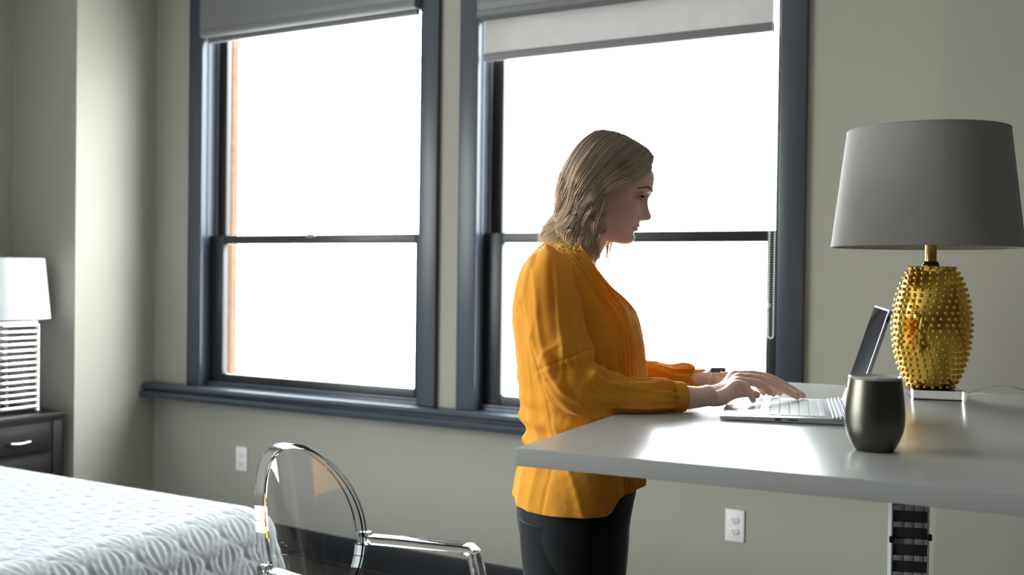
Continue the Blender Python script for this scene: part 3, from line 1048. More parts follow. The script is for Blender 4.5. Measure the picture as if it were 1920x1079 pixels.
# arms and hands
RW = (1322, 744, 2.205)
arm_r = [(1032, 512, 2.21, 30), (1034, 560, 2.18, 36), (1044, 640, 2.155, 34), (1066, 705, 2.15, 33), (1092, 742, 2.15, 32), (1140, 748, 2.16, 29), (1200, 748, 2.165, 27), (1250, 747, 2.175, 24), (1285, 746, 2.185, 22.5, 1.0),
         (1312, 745, 2.20, 20.0, 1.05), (1332, 741, 2.21, 20.0, 1.25)]
arm_l = [(1066, 512, 2.52, 30), (1080, 580, 2.55, 34), (1105, 660, 2.56, 32), (1140, 716, 2.55, 28), (1190, 716, 2.53, 24), (1240, 714, 2.50, 20), (1290, 712, 2.455, 17, 1.0), (1322, 711, 2.43, 14.5, 1.1), (1340, 710, 2.42, 14.5, 1.3)]
add_loft(body_mb, limb(arm_r, 60)); add_loft(body_mb, limb(arm_l, 50))


def digit(keys):
    """finger as one tapered tube with a rounded tip; keys (px, py, depth, radius in metres)"""
    K = [list(seen(k[0], k[1], k[2])) + [k[3], k[3]] for k in keys]
    a, b_ = np.array(K[-2][:3]), np.array(K[-1][:3])
    d_ = (b_ - a) / np.linalg.norm(b_ - a); r_ = K[-1][3]
    K = [k[:3] + [k[3], k[4]] for k in K]
    C = crom(K, 26)
    extra = []
    for q, f_ in ((0.35, 0.93), (0.65, 0.75), (0.88, 0.45), (0.98, 0.15)):
        extra.append(list(b_ + d_ * r_ * q) + [r_ * f_, r_ * f_])
    allk = np.vstack([C, extra])
    P = allk[:, :3]; T = np.gradient(P, axis=0); T /= np.linalg.norm(T, axis=1)[:, None] + 1e-9
    t_ = np.arange(14) * 2 * PI / 14
    rings = []
    for i in range(len(P)):
        bx = sd - T[i] * (T[i] @ sd); bx /= np.linalg.norm(bx); ax = np.cross(T[i], bx)
        rings.append(P[i] + ax * (allk[i, 3] * np.cos(t_))[:, None] + bx * (allk[i, 4] * np.sin(t_))[:, None])
    add_loft(body_mb, rings)
    return b_, d_, r_


nails = []
# right hand (nearer): palm from metacarpals
R_mcp = [(1384, 723, 2.235), (1388, 716, 2.255), (1389, 709, 2.278), (1380, 704, 2.30)]
for (x_, y_, z_), wo in zip(R_mcp, ((1334, 750, 2.195), (1336, 746, 2.205), (1337, 741, 2.215), (1338, 737, 2.225))):
    digit([(wo[0] - 8, wo[1], wo[2], 0.0150), (wo[0] + 8, wo[1] - 3, wo[2] + 0.01, 0.0155), ((wo[0] + x_) / 2 + 4, (wo[1] + y_) / 2 + 3, (wo[2] + z_) / 2, 0.0145), (x_ - 6, y_ + 2, z_ - 0.004, 0.0122), (x_, y_, z_, 0.0108)])
digit([(1330, 752, 2.20, 0.013), (1352, 748, 2.205, 0.0155), (1372, 738, 2.22, 0.012), (1386, 730, 2.23, 0.008)])
nails.append(digit([(1380, 721, 2.233, 0.0098), (1392, 722, 2.232, 0.0088), (1401, 728, 2.228, 0.0084), (1406, 739, 2.226, 0.0076), (1412, 751, 2.225, 0.0064)]))
nails.append(digit([(1388, 716, 2.255, 0.0102), (1405, 717, 2.258, 0.0092), (1422, 720, 2.262, 0.0090), (1434, 727, 2.266, 0.0082), (1443, 737, 2.268, 0.0070)]))
nails.append(digit([(1388, 709, 2.278, 0.0104), (1412, 709, 2.285, 0.0094), (1440, 715, 2.29, 0.0092), (1468, 730, 2.295, 0.0082), (1495, 745, 2.298, 0.0068)]))
nails.append(digit([(1380, 704, 2.30, 0.0102), (1414, 703, 2.31, 0.0092), (1446, 710, 2.32, 0.0090), (1478, 726, 2.33, 0.0080), (1505, 743, 2.335, 0.0068)]))
nails.append(digit([(1338, 748, 2.235, 0.013), (1358, 746, 2.262, 0.0125), (1378, 740, 2.29, 0.0105), (1398, 738, 2.31, 0.0095), (1420, 741, 2.318, 0.0078)]))
# left hand (farther)
L_mcp = [(1386, 709, 2.44), (1390, 707, 2.42), (1390, 707, 2.40), (1386, 709, 2.378)]
for (x_, y_, z_), wz in zip(L_mcp, (2.44, 2.43, 2.415, 2.40)):
    digit([(1334, 711, wz, 0.0135), (1362, 708, (wz + z_) / 2, 0.0135), (x_, y_, z_, 0.0105)])
for (x_, y_, z_), (tx, ty, tz) in zip(L_mcp, ((1432, 738, 2.44), (1455, 737, 2.425), (1462, 738, 2.40), (1450, 740, 2.375))):
    nails.append(digit([(x_, y_, z_, 0.010), (x_ + (tx - x_) * 0.4, y_ + 1, z_ * 0.6 + tz * 0.4, 0.0090), (x_ + (tx - x_) * 0.75, y_ + (ty - y_) * 0.45, z_ * 0.25 + tz * 0.75, 0.0080), (tx, ty, tz, 0.0066)]))
nails.append(digit([(1345, 716, 2.385, 0.0125), (1370, 722, 2.365, 0.0112), (1392, 732, 2.355, 0.0095), (1412, 738, 2.35, 0.0078)]))

# head, in its own upright frame: x forward, y to the far side, z up
HP, HY = math.radians(14), math.radians(-7)
h0 = seen(1140, 365, PZ)
f3 = np.array([math.cos(math.radians(26.5) + HY), math.sin(math.radians(26.5) + HY), 0.0])
s3 = np.array([-f3[1], f3[0], 0.0]); k3 = np.array([0, 0, 1.0])
hx3 = f3 * math.cos(HP) - k3 * math.sin(HP)
hz3 = k3 * math.cos(HP) + f3 * math.sin(HP)


def head(p):
    p = np.atleast_2d(p)
    return h0 + p[:, :1] * hx3 + p[:, 1:2] * s3 + p[:, 2:3] * hz3


hk = np.array([(0.114, -0.020, -0.024, 0.002), (0.111, 0.012, -0.048, 0.028), (0.102, 0.042, -0.072, 0.046), (0.086, 0.0715, -0.087, 0.0600), (0.066, 0.0885, -0.096, 0.0695),
               (0.042, 0.0930, -0.098, 0.0725), (0.028, 0.0925, -0.098, 0.0730), (0.012, 0.0865, -0.095, 0.0725), (-0.006, 0.0845, -0.090, 0.0710), (-0.022, 0.0850, -0.082, 0.0695),
               (-0.040, 0.0845, -0.070, 0.0655), (-0.055, 0.0830, -0.056, 0.0600), (-0.068, 0.0800, -0.042, 0.0540), (-0.078, 0.0815, -0.030, 0.0480), (-0.088, 0.0800, -0.016, 0.0400),
               (-0.096, 0.0720, 0.000, 0.0300), (-0.1005, 0.0560, 0.012, 0.0180)])


def g(v, c, s):
    return np.exp(-((v - c) / s) ** 2)


def face_relief(y, z):
    """forward relief of the face over the plain head"""
    a = np.abs(y)
    nh = np.interp(z, [-0.043, -0.0395, -0.036, -0.031, -0.024, -0.010, 0.004, 0.016, 0.026, 0.034], [0, 0.002, 0.0135, 0.0218, 0.0215, 0.0128, 0.0058, 0.0030, 0.0010, 0])
    nw = np.interp(z, [-0.036, -0.026, -0.006, 0.012, 0.03], [0.0100, 0.0098, 0.0070, 0.0068, 0.012])
    d_ = nh * np.exp(-np.abs(y / nw) ** 2.4)
    d_ += 0.0085 * g(a, 0.0135, 0.0058) * g(z, -0.0305, 0.0070)                 # nostril wings
    d_ -= 0.0120 * g(a, 0.031, 0.0165) * g(z, 0.0110, 0.0110)                    # eye sockets
    d_ -= 0.0050 * g(a, 0.0165, 0.006) * g(z, 0.0120, 0.009)
    d_ += 0.0045 * g(a, 0.027, 0.020) * g(z, 0.0300, 0.0075)                     # brow ridge
    d_ += 0.0030 * g(a, 0.044, 0.014) * g(z, -0.020, 0.014)                      # cheekbones
    lipw = np.exp(-np.abs(a / 0.0225) ** 3.2)
    d_ += 0.0042 * g(z, -0.0515, 0.0046) * lipw + 0.0042 * g(z, -0.0610, 0.0046) * np.exp(-np.abs(a / 0.0190) ** 3)
    d_ -= 0.0042 * g(z, -0.0562, 0.0016) * np.exp(-np.abs(a / 0.0245) ** 4)
    d_ -= 0.0022 * g(a, 0.0265, 0.004) * g(z, -0.0565, 0.005)
    d_ -= 0.0012 * g(a, 0.0, 0.0030) * g(z, -0.0450, 0.004)
    d_ -= 0.0030 * g(z, -0.0700, 0.0045) * g(a, 0, 0.020)
    d_ += 0.0022 * g(z, -0.0820, 0.0090) * g(a, 0, 0.018)
    return d_


nz_, nt_ = 190, 256
HK = np.stack([np.interp(np.linspace(0, 1, nz_), np.linspace(0, 1, 400), c_) for c_ in crom(hk, 400).T], -1)
HK = HK[np.argsort(HK[:, 0])]
tt = np.arange(nt_) * 2 * PI / nt_
rings = []
for z, xf, xb, hw in HK:
    xc = (xf + xb) * 0.5 - 0.005
    c_, s_ = np.cos(tt), np.sin(tt)
    low = np.clip((-z - 0.01) / 0.07, 0, 1)
    ex_ = 0.86 - 0.04 * low
    x = np.where(c_ > 0, xc + (xf - xc) * sup(c_, ex_), xc + (xc - xb) * sup(c_, 0.95))
    y = hw * sup(s_, 0.92) * (1 - 0.10 * low * np.clip(c_, 0, 1))
    fw = np.clip((x - xc) / max(xf - xc, 1e-4), 0, 1)
    x = x + face_relief(y, z) * np.clip(fw * 2.2, 0, 1) * (c_ > 0)
    rings.append(head(np.stack([x, y, np.full(nt_, z)], -1)))
add_loft(body_mb, rings)

me = bpy.data.meshes.new('person')
me.from_pydata(body_mb.v, [], body_mb.f)
bm = bmesh.new(); bm.from_mesh(me); bmesh.ops.recalc_face_normals(bm, faces=bm.faces); bm.to_mesh(me); bm.free()
tmp = bpy.data.objects.new('person', me); COL.objects.link(tmp)
rm = tmp.modifiers.new('Remesh', 'REMESH'); rm.mode = 'VOXEL'; rm.voxel_size = 0.0019; rm.adaptivity = 0.0
dg = bpy.context.evaluated_depsgraph_get()
me2 = bpy.data.meshes.new_from_object(tmp.evaluated_get(dg))
bpy.data.objects.remove(tmp, do_unlink=True)
nv = len(me2.vertices)
co = np.empty(nv * 3); me2.vertices.foreach_get('co', co); co = co.reshape(-1, 3)
ed = np.empty(len(me2.edges) * 2, int); me2.edges.foreach_get('vertices', ed); ed = ed.reshape(-1, 2)
hl = np.stack([(co - h0) @ hx3, (co - h0) @ s3, (co - h0) @ hz3], -1)
isface = (hl[:, 0] > 0.03) & (hl[:, 2] > -0.098) & (np.abs(hl[:, 1]) < 0.075) & (hl[:, 2] < 0.13)
w_s = np.where(isface, 0.16, 0.55)
deg = np.bincount(ed.ravel(), minlength=nv)[:, None]
for it in range(5):
    acc = np.zeros_like(co)
    for c_ in range(3):
        acc[:, c_] = np.bincount(ed[:, 0], co[ed[:, 1], c_], nv) + np.bincount(ed[:, 1], co[ed[:, 0], c_], nv)
    co = co + w_s[:, None] * (acc / np.maximum(deg, 1) - co)
# back-of-hand tendons are left to the remesh; place eyelids, ears
me2.vertices.foreach_set('co', co.ravel())
# tone attribute: lips, cheeks
hl = np.stack([(co - h0) @ hx3, (co - h0) @ s3, (co - h0) @ hz3], -1)
lip = np.clip(g(hl[:, 2], -0.0565, 0.0082) ** 0.5 * 1.35 - 0.35, 0, 1) * (np.abs(hl[:, 1]) < 0.027) * (hl[:, 0] > 0.065) * np.exp(-np.abs(hl[:, 1] / 0.0235) ** 6)
lipz = np.where(np.abs(hl[:, 2] + 0.0562) < 0.0098 * np.sqrt(np.clip(1 - (hl[:, 1] / 0.0265) ** 2, 0, 1)), 1.0, 0.0) * (hl[:, 0] > 0.06)
cheek = g(np.abs(hl[:, 1]), 0.050, 0.020) * g(hl[:, 2], -0.025, 0.022) * (hl[:, 0] > 0.0)
ca = me2.color_attributes.new('tone', 'FLOAT_COLOR', 'POINT')
cc = np.zeros((nv, 4)); cc[:, 0] = lipz; cc[:, 1] = cheek
eye_sh = g(np.abs(hl[:, 1]), 0.031, 0.019) * g(hl[:, 2], 0.016, 0.010) * (hl[:, 0] > 0.03)
cc[:, 2] = eye_sh; cc[:, 3] = 1
ca.data.foreach_set('color', cc.ravel())

skin = mat('skin', (0.86, 0.58, 0.48), 0.42, sss=0.10, bump=0.10, bump_scale=700, spec=0.35)
nt = skin.node_tree
at = nt.nodes.new('ShaderNodeAttribute'); at.attribute_name = 'tone'
sp_ = nt.nodes.new('ShaderNodeSeparateColor'); nt.links.new(at.outputs['Color'], sp_.inputs[0])
prev = None
for ch, c_, f_ in ((1, (0.82, 0.42, 0.34), 0.55), (2, (0.50, 0.31, 0.27), 0.5), (0, (0.66, 0.34, 0.31), 0.75)):
    mx = nt.nodes.new('ShaderNodeMix'); mx.data_type = 'RGBA'
    mu = nt.nodes.new('ShaderNodeMath'); mu.operation = 'MULTIPLY'; mu.inputs[1].default_value = f_
    nt.links.new(sp_.outputs[ch], mu.inputs[0]); nt.links.new(mu.outputs[0], mx.inputs['Factor'])
    if prev is None:
        mx.inputs['A'].default_value = (0.86, 0.58, 0.48, 1)
    else:
        nt.links.new(prev, mx.inputs['A'])
    mx.inputs['B'].default_value = col(c_)
    prev = mx.outputs['Result']
nt.links.new(prev, nt.nodes['Principled BSDF'].inputs['Base Color'])

person = link_mesh('person', me2, skin, None, shade=True)
tag(person, 'blonde person in mustard blouse and black trousers standing at the desk typing', 'person')

# nails
nb = MB()
for b_, d_, r_ in nails:
    upn = np.array([0, 0, 1.0]) - d_ * d_[2]; upn /= np.linalg.norm(upn)
    sdn = np.cross(d_, upn)
    vs = []
    for i in range(5):
        for j in range(5):
            a_ = (j - 2) / 2 * 0.95
            vs.append(b_ + d_ * (r_ * (-0.9 + 0.42 * i)) + (upn * math.cos(a_) + sdn * math.sin(a_)) * (r_ * (1.06 if i < 3 else 1.0 - 0.16 * (i - 2))))
    nb.add(vs, grid_faces(5, 5))
no = nb.build('fingernails', mat('nail', (0.62, 0.38, 0.32), 0.2), person, shade=True)
no['kind'] = 'stuff'

# eyes, lids, lashes, brows
eyew = mat('eye_white', (0.72, 0.70, 0.68), 0.1, coat=0.8)
iris = mat('blue_grey_iris', (0.22, 0.36, 0.44), 0.15, coat=1.0)
pup = mat('pupil', (0.005, 0.005, 0.006), 0.05, coat=1.0)
lash = mat('dark_lash', (0.02, 0.014, 0.012), 0.6)
browm = mat('brown_brow', (0.24, 0.15, 0.11), 0.7)
lidm = mat('eyelid_skin', (0.62, 0.40, 0.34), 0.45, sss=0.03)
for sgn in (-1, 1):
    ec = np.array([0.0655, sgn * 0.0315, 0.0115]); er = 0.0122
    gz = np.array([0.93, 0.0, -0.36]); gz[1] = 0.06 * 1; gz /= np.linalg.norm(gz)
    gu = np.cross(gz, [0, 1.0, 0]); gu /= np.linalg.norm(gu); gs = np.cross(gz, gu)
    if gu[2] < 0:
        gu = -gu
    q = MB(); q.sphere((0, 0, 0), er, 32, 20)
    q.v = [tuple(head(ec + np.array(p))[0]) for p in q.v]
    eo = q.build('eye', eyew, person, shade=True)
    q = MB(); q.lathe([(0.0062, 0), (0.0058, 0.0006), (0.0022, 0.0011)], 24)
    q.v = [tuple(head(ec + gz * (er - 0.0014 + p[2]) + gu * p[0] + gs * p[1])[0]) for p in q.v]
    q.build('iris', iris, eo, shade=True)
    q = MB(); q.lathe([(0.0026, 0), (0.0022, 0.0003)], 16)
    q.v = [tuple(head(ec + gz * (er - 0.0001 + p[2]) + gu * p[0] + gs * p[1])[0]) for p in q.v]
    q.build('pupil', pup, eo, shade=True)
    # lids: thick shells around the eyeball, almond opening
    q = MB()
    na2, nb2 = 33, 12
    for up_, lim, far in ((1, math.radians(23), math.radians(88)), (-1, math.radians(27), math.radians(88))):
        for r_ in (er + 0.0018,):
            vs = []
            for i in range(na2):
                az = math.radians(-88 + 176 * i / (na2 - 1))
                op = (1 - (az / math.radians(62)) ** 2)
                e0 = lim * op if op > 0 else 0.0
                e0 = (e0 if up_ == 1 else -e0) + math.radians(-9)
                for j in range(nb2):
                    el = e0 + (up_ * far - e0) * (j / (nb2 - 1))
                    rr = r_ + (0.0006 * math.sin(min(j, 3) / 3 * PI) if up_ == 1 else 0) - (0.0012 if j == 0 else 0)
                    vs.append(tuple(head(ec + rr * np.array([math.cos(el) * math.cos(az), math.cos(el) * math.sin(az), math.sin(el)]))[0]))
            q.add(vs, grid_faces(na2, nb2, flip=(up_ < 0)))
    q.build('eyelid', lidm, person, shade=True)
    q = MB()
    for i in range(34):
        az = math.radians(-58 + 116 * i / 33)
        op = (1 - (az / math.radians(62)) ** 2); e0 = math.radians(23) * op + math.radians(-9)
        d0 = np.array([math.cos(e0) * math.cos(az), math.cos(e0) * math.sin(az), math.sin(e0)])
        p0 = ec + d0 * (er + 0.0010)
        L_ = 0.0075
        outd = np.array([1.0, 0.45 * math.sin(az) + 0.2 * sgn, -0.15]); outd /= np.linalg.norm(outd)
        p1 = p0 + outd * L_ * 0.6; p2 = p0 + outd * L_ + np.array([0, 0, 0.0018])
        q.tube(head(np.array([p0, p1, p2])), [0.00038, 0.0003, 0.0001], 4, False)
    line = []
    for i in range(26):
        az = math.radians(-62 + 124 * i / 25); op = (1 - (az / math.radians(62)) ** 2); e0 = math.radians(23) * op + math.radians(-9)
        line.append(ec + (er + 0.0014) * np.array([math.cos(e0) * math.cos(az), math.cos(e0) * math.sin(az), math.sin(e0)]))
    q.tube(head(np.array(line)), 0.0007, 6)
    line = []
    for i in range(26):
        az = math.radians(-60 + 120 * i / 25); op = (1 - (az / math.radians(62)) ** 2); e0 = -math.radians(27) * op + math.radians(-9)
        line.append(ec + (er + 0.0012) * np.array([math.cos(e0) * math.cos(az), math.cos(e0) * math.sin(az), math.sin(e0)]))
    q.tube(head(np.array(line)), 0.00035, 6)
    q.build('eyelashes', lash, person, shade=True)

# surface lookup for the face (front relief) for brows
def face_x(y, z):
    xf = np.interp(z, HK[:, 0], HK[:, 1]); xb = np.interp(z, HK[:, 0], HK[:, 2]); hw = np.interp(z, HK[:, 0], HK[:, 3])
    xc = (xf + xb) * 0.5 - 0.005
    s_ = np.clip(np.abs(y) / hw, 0, 0.999) ** (1 / 0.92)
    c_ = math.sqrt(max(1 - s_ ** 2, 0))
    return xc + (xf - xc) * c_ ** 0.86 + face_relief(y, z)


for sgn in (-1, 1):
    q = MB()
    for i in range(130):
        t = i / 129
        ybase = 0.014 + 0.038 * t
        zc_ = 0.0290 + 0.0060 * math.sin(min(t * 1.25, 1) * PI * 0.62) - 0.0080 * max(0, t - 0.6) / 0.4
        wdt = 0.0028 * (1 - 0.75 * t)
        y_ = sgn * (ybase + random.uniform(-0.001, 0.001)); z_ = zc_ + random.uniform(-wdt, wdt)
        y2 = y_ + sgn * 0.0045; z2 = z_ + random.uniform(0.0002, 0.0022) * (1 - 1.5 * t)
        p0 = np.array([face_x(y_, z_) + 0.0001, y_, z_]); p2 = np.array([face_x(y2, z2) + 0.0006, y2, z2]); p1 = (p0 + p2) / 2 + np.array([0.0006, 0, 0])
        q.tube(head(np.array([p0, p1, p2])), [0.00035, 0.0003, 0.00012], 4, False)
    q.build('eyebrow', browm, person, shade=True)
# ears under the hair
for sgn in (-1, 1):
    q = MB()
    ring = [np.array([-0.004 + 0.015 * math.cos(t) + 0.004 * math.sin(t), sgn * (0.074 + 0.004 * (1 + math.cos(t + 2.6))), -0.006 + 0.030 * math.sin(t)]) for t in np.linspace(0, 2 * PI, 30)]
    q.tube(head(np.array(ring)), 0.0042, 8, False)
    q.sphere((0, 0, 0), (0.014, 0.006, 0.028), 16, 10)
    q.v[-((16 * 9) + 2):] = [tuple(head(np.array([-0.004, sgn * 0.0715, -0.006]) + np.array(p))[0]) for p in q.v[-((16 * 9) + 2):]]
    q.build('ear', skin, person, shade=True)

# ---------------- hair
G = [
    [(1222, 305, .000), (1216, 316, -.036), (1202, 329, -.058), (1183, 343, -.072), (1160, 352, -.083), (1141, 370, -.090), (1130, 398, -.090), (1131, 430, -.082), (1128, 462, -.078), (1117, 502, -.084)],
    [(1224, 295, .000), (1207, 313, -.045), (1186, 330, -.070), (1160, 342, -.084), (1136, 360, -.093), (1121, 385, -.097), (1113, 412, -.094), (1119, 440, -.088), (1117, 470, -.086), (1108, 496, -.086)],
    [(1214, 281, .000), (1194, 298, -.050), (1167, 317, -.078), (1139, 339, -.092), (1118, 365, -.099), (1105, 392, -.099), (1099, 420, -.095), (1101, 445, -.091), (1097, 472, -.090), (1093, 490, -.088)],
    [(1194, 268, .000), (1170, 286, -.050), (1146, 309, -.080), (1122, 335, -.094), (1104, 365, -.099), (1092, 395, -.098), (1083, 420, -.094), (1081, 445, -.091), (1086, 468, -.090), (1082, 480, -.088)],
    [(1172, 256, .000), (1148, 275, -.050), (1125, 300, -.080), (1103, 332, -.093), (1086, 365, -.096), (1076, 395, -.093), (1067, 420, -.088), (1064, 440, -.086), (1068, 458, -.084), (1064, 466, -.084)],
    [(1152, 249, .000), (1125, 268, -.045), (1103, 295, -.073), (1084, 328, -.085), (1070, 362, -.086), (1062, 395, -.081), (1053, 418, -.074), (1048, 435, -.070), (1046, 448, -.070), (1040, 458, -.070)],
    [(1132, 246, .000), (1107, 262, -.035), (1086, 290, -.055), (1068, 325, -.064), (1057, 360, -.064), (1051, 392, -.060), (1042, 415, -.052), (1032, 432, -.047), (1026, 446, -.045), (1018, 456, -.045)],
    [(1116, 248, .000), (1094, 265, -.015), (1075, 290, -.022), (1058, 324, -.026), (1049, 358, -.026), (1046, 390, -.024), (1039, 412, -.020), (1028, 428, -.018), (1020, 442, -.018), (1008, 455, -.018)]]
GF = [list(x) for x in G]
GF[0] = G[0][:6] + [(1128, 398, -.088), (1133, 432, -.076), (1142, 470, -.062), (1152, 512, -.050)]
GF[1] = G[1][:6] + [(1115, 412, -.090), (1124, 440, -.080), (1134, 475, -.068), (1146, 498, -.058)]
NS_ = 40


def guides(GG, s):
    return np.array([crom([seen(x_, y_, PZ - 0.006 + s * d_) for x_, y_, d_ in g_], NS_) for g_ in GG])


GN, GFar = guides(G, 1.0), guides(GF, -1.0)
hc = seen(1130, 362, PZ)
tone_pts = []
hairmb_v, hairmb_f, hair_t = [], [], []


def off_scalp(P, gap):
    Q = np.stack([(P - h0) @ hx3, (P - h0) @ s3, (P - h0) @ hz3], -1)
    z = np.clip(Q[:, 2], -0.03, 0.106)
    xf = np.interp(z, HK[:, 0], HK[:, 1]); xb = np.interp(z, HK[:, 0], HK[:, 2]); hw = np.interp(z, HK[:, 0], HK[:, 3])
    xc = (xf + xb) * 0.5 - 0.005
    hd = np.where(Q[:, 0] > xc, xf - xc, xc - xb)
    rho = (np.abs((Q[:, 0] - xc) / hd) ** 2.25 + np.abs(Q[:, 1] / hw) ** 2.15) ** (1 / 2.2)
    need = (1 + gap / hd) * (1 - np.clip((Q[:, 2] - 0.092) / 0.014, 0, 1))
    k = np.where((rho < need) & (Q[:, 2] > -0.03), need / np.maximum(rho, 0.3), 1.0)
    Q[:, 0] = xc + (Q[:, 0] - xc) * k; Q[:, 1] *= k
    return h0 + Q[:, :1] * hx3 + Q[:, 1:2] * s3 + Q[:, 2:3] * hz3


def add_strand(P, rad, tone):
    P = off_scalp(P, 0.005)
    n_ = len(P)
    T = np.gradient(P, axis=0); T /= np.linalg.norm(T, axis=1)[:, None] + 1e-9
    a = np.cross(T, [0.3, 0.2, 0.93]); a /= np.linalg.norm(a, axis=1)[:, None] + 1e-9
    b_ = np.cross(T, a)
    base = sum(len(x) for x in hairmb_v)
    ring = np.stack([P + a * rad[:, None], P - a * rad[:, None] * 0.5 + b_ * rad[:, None] * 0.87, P - a * rad[:, None] * 0.5 - b_ * rad[:, None] * 0.87], 1).reshape(-1, 3)
    hairmb_v.append(ring)
    hairmb_f.append(grid_faces(n_, 3, True) + base)
    hair_t.append(np.repeat(tone, 3))


s_ = np.linspace(0, 1, NS_)
for GG, side in ((GN, -1), (GFar, 1)):
    nclump = 26
    for k in range(nclump):
        gk = (k + 0.5 + random.uniform(-0.3, 0.3)) / nclump * 7
        ph = 1.9 * gk + random.uniform(-0.5, 0.5); fq = random.uniform(2.3, 2.7); amp = random.uniform(0.0065, 0.0115)
        lift = random.uniform(0.000, 0.006); ct = random.uniform(-0.20, 0.18)
        cnt = 62 if side < 0 else 40
        if gk < 3:
            amp *= 1.15
        for j in range(cnt):
            gj0 = gk + random.gauss(0, 0.26)
            gi = gk + (gj0 - gk) * (1 - 0.55 * np.clip((s_ - 0.25) / 0.75, 0, 1))
            gi = np.clip(gi, 0, 6.999)
            i0 = gi.astype(int); f_ = (gi - i0)[:, None]
            idx = np.arange(NS_)
            P = GG[i0, idx] * (1 - f_) + GG[i0 + 1, idx] * f_
            # slightly scattered roots and ends
            out = P - hc; out[:, 2] *= np.clip(1 - s_ * 1.6, 0, 1); out /= np.linalg.norm(out, axis=1)[:, None] + 1e-9
            T = np.gradient(P, axis=0); T /= np.linalg.norm(T, axis=1)[:, None]
            lat = np.cross(T, out)
            env = np.clip((s_ - 0.22) / 0.5, 0, 1)
            wv = amp * env * np.sin(2 * PI * fq * s_ + ph + random.gauss(0, 0.25))
            wv2 = amp * 0.7 * env * np.cos(2 * PI * fq * s_ + ph)
            jit = random.gauss(0, 0.0015)
            P = P + lat * (wv + jit * env * 1.5)[:, None] + out * (lift * np.clip(s_ * 3, 0, 1) + wv2 + random.uniform(-0.003, 0.0035))[:, None]
            L_ = random.uniform(0.86, 1.0) if random.random() < 0.8 or gk < 2.5 else random.uniform(0.6, 0.85)
            n2 = max(8, int(NS_ * L_))
            P = P[:n2]
            rad = 0.00085 * random.choice((0.6, 0.8, 1.0, 1.5)) * np.clip(1.12 - (np.linspace(0, 1, n2)) ** 3, 0.15, 1)
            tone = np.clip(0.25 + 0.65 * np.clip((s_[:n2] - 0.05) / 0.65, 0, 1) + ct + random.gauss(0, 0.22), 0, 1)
            add_strand(P, rad, tone)
    # flyaways
    for j in range(90):
        gi = random.uniform(0, 6.99); i0 = int(gi); f_ = gi - i0
        P = GG[i0] * (1 - f_) + GG[i0 + 1] * f_
        out = P - hc; out /= np.linalg.norm(out, axis=1)[:, None]
        P = P + out * (0.002 + random.uniform(0.0, 0.014) * s_ ** 1.5)[:, None] + np.cumsum(rng.normal(0, 0.0006, (NS_, 3)), 0)
        add_strand(P[:random.randint(24, NS_)], np.full(NS_, 0.0002)[:0] if False else np.full(len(P[:1]), 0.0002), np.array([0.6])) if False else add_strand(P, np.full(NS_, 0.00022), np.full(NS_, 0.6))
# wisps curling out at the back of the neck
for j in range(110):
    t = random.random()
    K = [(1046 + random.uniform(-6, 14), 392, -.02), (1034 + 6 * t, 412, -.02), (1020 + 8 * t, 426 + random.uniform(-4, 4), -.02), (1014 + random.uniform(-4, 8), 440, -.02), (1017 + random.uniform(-8, 6), 462 + random.uniform(-8, 8), -.02)]
    P = crom([seen(x_, y_, PZ + random.uniform(-.05, .05)) for x_, y_, d_ in K], NS_)
    P = P + np.cumsum(rng.normal(0, 0.0004, (NS_, 3)), 0)
    add_strand(P, np.full(NS_, 0.00055) * (1.05 - s_), np.full(NS_, 0.8))
# scalp layer under the strands
capv, capf, capt = [], [], []
base = sum(len(x) for x in hairmb_v)
for GG in (GN, GFar):
    fine = []
    for gi in np.linspace(0, 6.999, 40):
        i0 = int(gi); f_ = gi - i0
        P = GG[i0] * (1 - f_) + GG[i0 + 1] * f_
        cl = hc - P; dist = np.linalg.norm(cl, axis=1)[:, None]
        fine.append(off_scalp(P + cl / dist * 0.0050, 0.0025)[:33])
    fine = np.array(fine)
    hairmb_f.append(grid_faces(40, 33) + base); base += 40 * 33
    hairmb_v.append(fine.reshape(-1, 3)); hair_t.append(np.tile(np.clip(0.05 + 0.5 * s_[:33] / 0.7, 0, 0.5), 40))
hv = np.vstack(hairmb_v)
me = bpy.data.meshes.new('hair')
fl = []
for f_ in hairmb_f:
    fl.extend(f_.tolist())
me.from_pydata(hv.tolist(), [], fl); me.update()
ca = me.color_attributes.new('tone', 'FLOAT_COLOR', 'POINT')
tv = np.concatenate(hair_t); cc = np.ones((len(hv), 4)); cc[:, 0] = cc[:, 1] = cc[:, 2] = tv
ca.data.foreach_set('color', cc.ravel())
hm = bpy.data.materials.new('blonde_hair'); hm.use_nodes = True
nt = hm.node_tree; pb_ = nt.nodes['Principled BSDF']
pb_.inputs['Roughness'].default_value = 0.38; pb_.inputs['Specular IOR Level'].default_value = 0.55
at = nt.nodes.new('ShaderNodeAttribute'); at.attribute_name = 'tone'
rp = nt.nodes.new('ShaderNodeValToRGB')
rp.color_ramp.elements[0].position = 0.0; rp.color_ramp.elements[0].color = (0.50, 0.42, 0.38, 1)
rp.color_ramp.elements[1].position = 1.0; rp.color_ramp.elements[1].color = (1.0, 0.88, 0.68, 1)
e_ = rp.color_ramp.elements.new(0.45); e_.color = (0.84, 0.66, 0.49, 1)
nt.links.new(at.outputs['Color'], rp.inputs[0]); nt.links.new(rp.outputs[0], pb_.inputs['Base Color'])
tl = nt.nodes.new('ShaderNodeBsdfTranslucent'); nt.links.new(rp.outputs[0], tl.inputs[0])
mx = nt.nodes.new('ShaderNodeMixShader'); mx.inputs[0].default_value = 0.38
nt.links.new(pb_.outputs[0], mx.inputs[1]); nt.links.new(tl.outputs[0], mx.inputs[2]); nt.links.new(mx.outputs[0], nt.nodes['Material Output'].inputs[0])
ho = link_mesh('hair', me, hm, person, shade=True)

